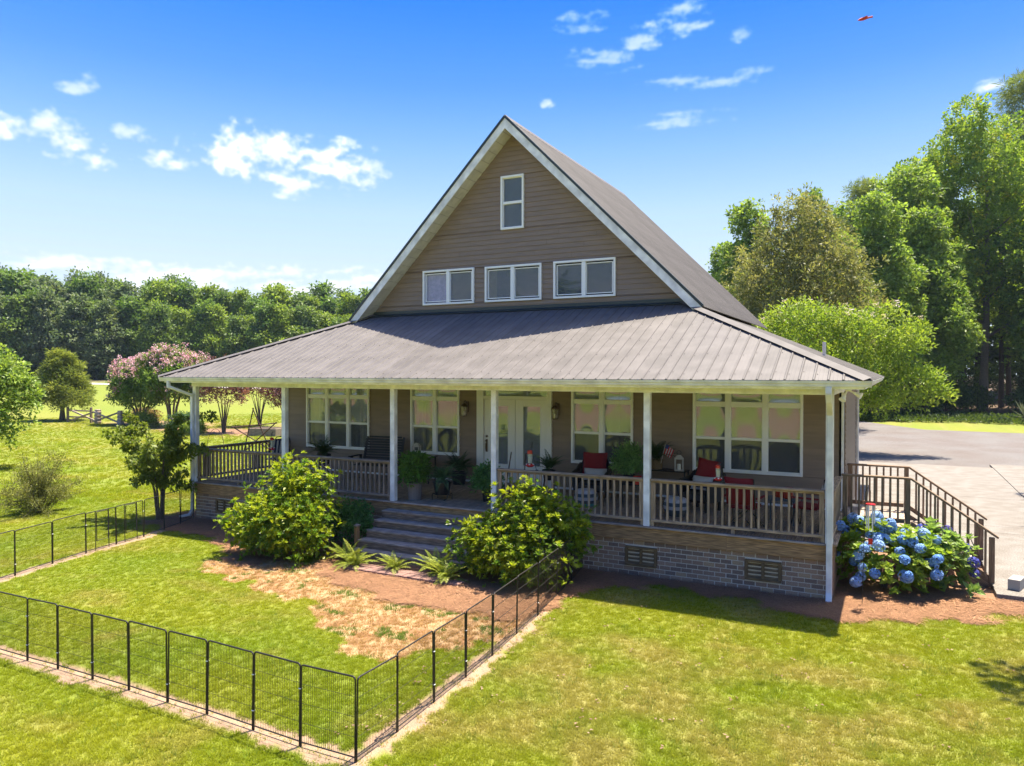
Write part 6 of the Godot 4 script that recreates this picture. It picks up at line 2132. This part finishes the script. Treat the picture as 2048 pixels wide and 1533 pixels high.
	for q in [[6.6, -80.5], [11.0, -79.0], [12.0, -82.0], [13.2, -78.0], [14.4, -83.0], [4.6, -82.5], [8.0, -85.5], [10.2, -87.0], [15.6, -80.0], [0.5, -80.0]]:
		var o := thing("bare_trunk", "slim dark tree trunk in the shaded wood beside the gravel", "tree trunk", Vector3(q[0], height(q[0], q[1]), q[1]), rng.randf() * 6.0, "slim trunks in the shaded wood")
		part(o, "trunk", tm, M["dark_bark"])
	# undergrowth along the wood's edge
	var ul := ["at the picture's edge", "beside the pale poplar trunk", "in front of the poplar", "below the olive-green tree", "behind the low ground cover", "deep in the shade", "between the slim trunks", "next to the lawn strip"]
	var k2 := 0
	for q in [[12.6, -69.0, 1.0], [7.4, -74.0, 1.1], [5.4, -70.5, 1.2], [-1.2, -66.0, 1.5], [1.8, -66.5, 1.4], [9.8, -86.0, 1.8], [5.6, -88.0, 2.0], [14.5, -87.0, 1.8]]:
		var L := thing("understory_shrub", "dark green undergrowth shrub " + ul[k2], "shrub", Vector3(q[0], height(q[0], q[1]), q[1]), 0.0, "undergrowth of the gravel-side wood")
		part(L, "stems", stems_mesh(5, 1.4, 0.03, 0.8), M["dark_bark"])
		bushy(L, "foliage", Vector3(0, 1.0 * q[2], 0), Vector3(2.0, 1.3, 1.3) * float(q[2]), 260, 0.3, Color(0.03, 0.055, 0.015), Color(0.08, 0.12, 0.025))
		k2 += 1
	var gw := []
	var gc := []
	for k in 1500:
		var x := rng.randf_range(-3, 16)
		var z := rng.randf_range(-67, -55.5) + 0.25 * absf(x - 6.0)
		if spots.get_noise_2d(x, z) < -0.25:
			continue
		gw.append(Transform3D(frame_for(Vector3.UP, rng.randf() * TAU, rng.randf_range(0.6, 1.3)), Vector3(x, height(x, z) + 0.1, z)))
		gc.append(Color(0.05, 0.09, 0.02).lerp(Color(0.12, 0.18, 0.03), rng.randf()))
	var gcv := strewn("ground_cover", clump_mesh(16, 0.3, 0.3, 0.16), M["leaf"], gw, gc)
	tag(gcv, "low dark green ground cover at the wood's edge beyond the gravel", "ground cover")
	var pl := thing("black_planter", "black tub with a pale spiky plant at the wood's edge", "planter", Vector3(10.3, height(10, -60), -57.5))
	pot(pl, Vector3.ZERO, 0.5, 0.6, 0.55, M["black_pot"])
	var sp := MB.new()
	for k in 26:
		var d := rdir(2.2)
		sp.col = Color(0.45, 0.5, 0.36) * rng.randf_range(0.7, 1.0)
		sp.leaf(Vector3(0, 0.45, 0), d, d.cross(rdir()).normalized(), rng.randf_range(0.9, 1.9), 0.12, 0.01, 0.02)
	part(pl, "leaves", sp.mesh(), M["leaf"])
	# ---- light green crape myrtle by the gravel, behind the house
	var cr := thing("crape_myrtle", "wide yellow-green crape myrtle with pale blossom behind the porch roof", "tree", Vector3(-2.5, G, -27.0))
	part(cr, "trunk", stems_mesh(7, 5.0, 0.09, 2.4), M["pale_bark"])
	var cbl := []
	for q in [[-2.6, 6.0, 0.0, 1.6], [-1.2, 6.6, 0.4, 1.6], [0.4, 6.3, -0.4, 1.5], [1.4, 5.9, 0.6, 1.4], [2.6, 6.9, -0.2, 0.8], [3.3, 5.4, 0.3, 1.0], [2.4, 4.4, 0.4, 1.3], [3.9, 3.7, 0.0, 1.0], [1.2, 3.9, 1.0, 1.4], [-0.6, 4.6, 0.9, 1.5], [-2.6, 4.6, 0.8, 1.5], [3.1, 2.8, 0.3, 1.0], [4.5, 3.0, -0.2, 0.8], [0.4, 4.6, -1.4, 1.5], [-3.8, 5.2, -0.3, 1.2], [2.2, 2.3, -0.3, 0.9], [3.7, 6.1, -0.5, 0.7], [1.0, 2.9, -0.6, 1.1]]:
		cbl.append([Vector3(q[0] + 0.6, q[1], q[2]), Vector3(q[3], q[3] * 0.62, q[3])])
	var cpl := crown_places(cbl, 1500, 0.55, 1.25, 0.1, -0.6)
	scatter(cr, "crown", clump_mesh(16, 0.30, 0.22, 0.10), M["leaf"], only(cpl), tints(cpl, Color(0.10, 0.16, 0.018), Color(0.19, 0.235, 0.03)))
	var bw := []
	var bc := []
	for p in cpl:
		var o: Vector3 = p[0].origin
		if o.y > 6.4 and (p[1] as Vector3).y > 0.3 and rng.randf() < 0.14:
			bw.append(Transform3D(frame_for(Vector3.UP, rng.randf() * TAU, rng.randf_range(0.8, 1.3)), o + Vector3(0, 0.25, 0)))
			bc.append(Color(0.40, 0.33, 0.31))
	scatter(cr, "blossom", clump_mesh(16, 0.12, 0.09, 0.07, 0.4, 0.8), M["petal"], bw, bc)
	# ---- tree at the left picture edge
	var le := thing("lawn_tree", "bushy green tree cut off by the picture's edge above the wispy shrub", "tree", Vector3(-32.6, G, -3.2))
	part(le, "trunk", trunk_mesh(4.4, 0.12, 9, 1.6, 0.2), M["bark"])
	var lpl := crown_places([[Vector3(0, 2.6, 0), Vector3(1.7, 1.7, 1.7)], [Vector3(1.0, 2.3, 0.9), Vector3(1.2, 1.3, 1.2)], [Vector3(0.1, 3.9, 0), Vector3(1.2, 1.2, 1.2)], [Vector3(1.2, 3.2, -0.2), Vector3(1.1, 1.1, 1.1)], [Vector3(0.4, 1.5, 1.0), Vector3(1.2, 0.9, 1.1)]], 1000, 0.7, 1.2, 0.2, -0.9)
	scatter(le, "crown", clump_mesh(16, 0.22, 0.18, 0.10), M["leaf"], only(lpl), tints(lpl, Color(0.07, 0.12, 0.022), Color(0.17, 0.22, 0.04)))
	# ---- trees outside the frame whose shade falls into it
	var sd := tree("shade_tree", "tall tree beyond the picture's edge shading the near lawn", "shade trees beyond the picture's edge", Vector3(7.65, G, 0.1), 15.0, 0.25, crown_blobs(15.0, 4.3, 7.0, 18), 620, clump_mesh(16, 0.4, 0.30, 0.16), Color(0.06, 0.11, 0.02), Color(0.13, 0.19, 0.03), "bark")
	copy(sd, "tall tree beyond the picture's edge shading the concrete by the stairs", Vector3(9.4, G, -10.5), 1.0, 1.0)
	copy(sd, "tall tree beyond the picture's edge shading the concrete by the gravel", Vector3(10.0, G, -18.0), 2.6, 1.0)
	# ---- what the windows mirror: trees across the front lawn, behind the camera
	for k in 11:
		copy(protos[k % 4], "tree across the front lawn, opposite the house", Vector3(-58 + k * 10.5 + rng.randf_range(-2, 2), G, 76 + rng.randf_range(-4, 4)), rng.randf() * 6.0, 0.95).set_meta("group", "trees across the front lawn")

# ---------------------------------------------------------------- grass and pine straw
func make_grass():
	var b := MB.new()
	for i in 14:
		var a := TAU * i / 5.3 + rng.randf_range(-0.3, 0.3)
		var o := Vector3(cos(a), 0, sin(a)) * rng.randf_range(0.0, 0.05)
		var d := Vector3(cos(a) * 0.75, 1.0, sin(a) * 0.75).normalized()
		var side := Vector3(-sin(a), 0, cos(a)) * 0.0042
		var h := rng.randf_range(0.028, 0.05)
		b.col = Color(1, 1, 1) * rng.randf_range(0.65, 1.0)
		b.col.a = 1.0
		b.tri(o - side, o + d * h, o + side)
	var tuft := b.mesh()
	var where := []
	var cols := []
	var needles := []
	var ncols := []
	var eye := Vector2(1.0, 13.97)
	for k in 300000:
		var far := k >= 240000
		var ang := -0.4774 + rng.randf_range(-0.66, 0.64)
		var dist := rng.randf_range(26.0, 75.0) if far else rng.randf_range(5.0, 29.0)
		if far and ang > -0.55:
			continue
		var x := eye.x + sin(ang) * dist
		var z := eye.y - cos(ang) * dist
		if x > -16.15 and x < 0.15 and z < 0.05:
			continue
		if x > 0.1 and z < -1.4:
			continue
		var w := cover(x, z)
		var s := rng.randf_range(0.62, 1.0) * (1.0 if not far else 2.6)
		if w.x > 0.0 or w.z > 0.0:
			if w.x > 0.0 and not far:
				if rng.randf() < 0.9:
					needles.append(Transform3D(Basis(Vector3.UP, rng.randf() * TAU).scaled_local(Vector3.ONE * rng.randf_range(0.7, 1.3)), Vector3(x, G + 0.006, z)))
					ncols.append(Color(0.44, 0.24, 0.125).lerp(Color(0.27, 0.135, 0.07), rng.randf()))
			if rng.randf() < 0.93:
				continue
		var c := lawn_color(x, z)
		if w.y > 0.0:
			if rng.randf() < 0.35:
				continue
			c = Color(0.56, 0.38, 0.18).lerp(Color(0.38, 0.21, 0.085), rng.randf())
			if spots.get_noise_2d(x * 2.2 + 5.0, z * 2.2) > 0.32:
				c = Color(0.13, 0.20, 0.03)
				s *= 1.2
		c *= rng.randf_range(1.25, 1.85) if w.y == 0.0 else rng.randf_range(0.8, 1.2)
		if rng.randf() < 0.008:
			s *= 1.9
			c = c.lerp(Color(0.14, 0.23, 0.03), 0.6)
		c.a = 1.0
		where.append(Transform3D(Basis(Vector3.UP, rng.randf() * TAU).scaled_local(Vector3.ONE * s), Vector3(x, height(x, z) - 0.002, z)))
		cols.append(c)
	var g := strewn("grass", tuft, M["grass"], where, cols)
	tag(g, "short yellow-green lawn grass with dry patches", "grass")
	var nb := MB.new()
	for i in 7:
		var a := rng.randf() * TAU
		var d := Vector3(cos(a), rng.randf_range(-0.02, 0.12), sin(a))
		var o := Vector3(rng.randf_range(-0.06, 0.06), 0.004 + 0.004 * i, rng.randf_range(-0.06, 0.06))
		var side := Vector3(-sin(a), 0, cos(a)) * 0.0028
		nb.col = Color(1, 1, 1) * rng.randf_range(0.6, 1.0)
		nb.col.a = 1.0
		var L := rng.randf_range(0.09, 0.16)
		nb.quad(o - side, o + side, o + d * L + side, o + d * L - side)
	var ns := strewn("pine_straw", nb.mesh(), M["straw"], needles, ncols)
	tag(ns, "reddish brown pine straw mulch round the foundation and steps", "mulch")
	# a few fallen leaves and cones on the lawn
	var lb := MB.new()
	lb.leaf(Vector3(0, 0.03, 0), Vector3(1, 0.1, 0).normalized(), Vector3(0, 0, 1), 0.055, 0.035, 0.008, 0.1)
	lb.leaf(Vector3(-0.02, 0.028, 0.03), Vector3(0.2, 0.2, 1).normalized(), Vector3(1, 0, 0), 0.045, 0.03, 0.006, 0.1)
	var lw := []
	var lc := []
	for k in 260:
		var x := rng.randf_range(-4.0, 4.0)
		var z := rng.randf_range(1.0, 9.0)
		if k > 150:
			x = -4.0 + rng.randfn() * 0.25 - 0.1
			z = rng.randf_range(0.5, 7.8)
		lw.append(Transform3D(Basis(Vector3.UP, rng.randf() * TAU).scaled_local(Vector3.ONE * rng.randf_range(0.5, 1.1)), Vector3(x, G + 0.004, z)))
		lc.append(Color(0.16, 0.09, 0.05).lerp(Color(0.26, 0.18, 0.11), rng.randf()))
	var lt := strewn("leaf_litter", lb.mesh(), M["straw"], lw, lc)
	tag(lt, "scattered brown fallen leaves on the lawn outside the pen", "leaves")
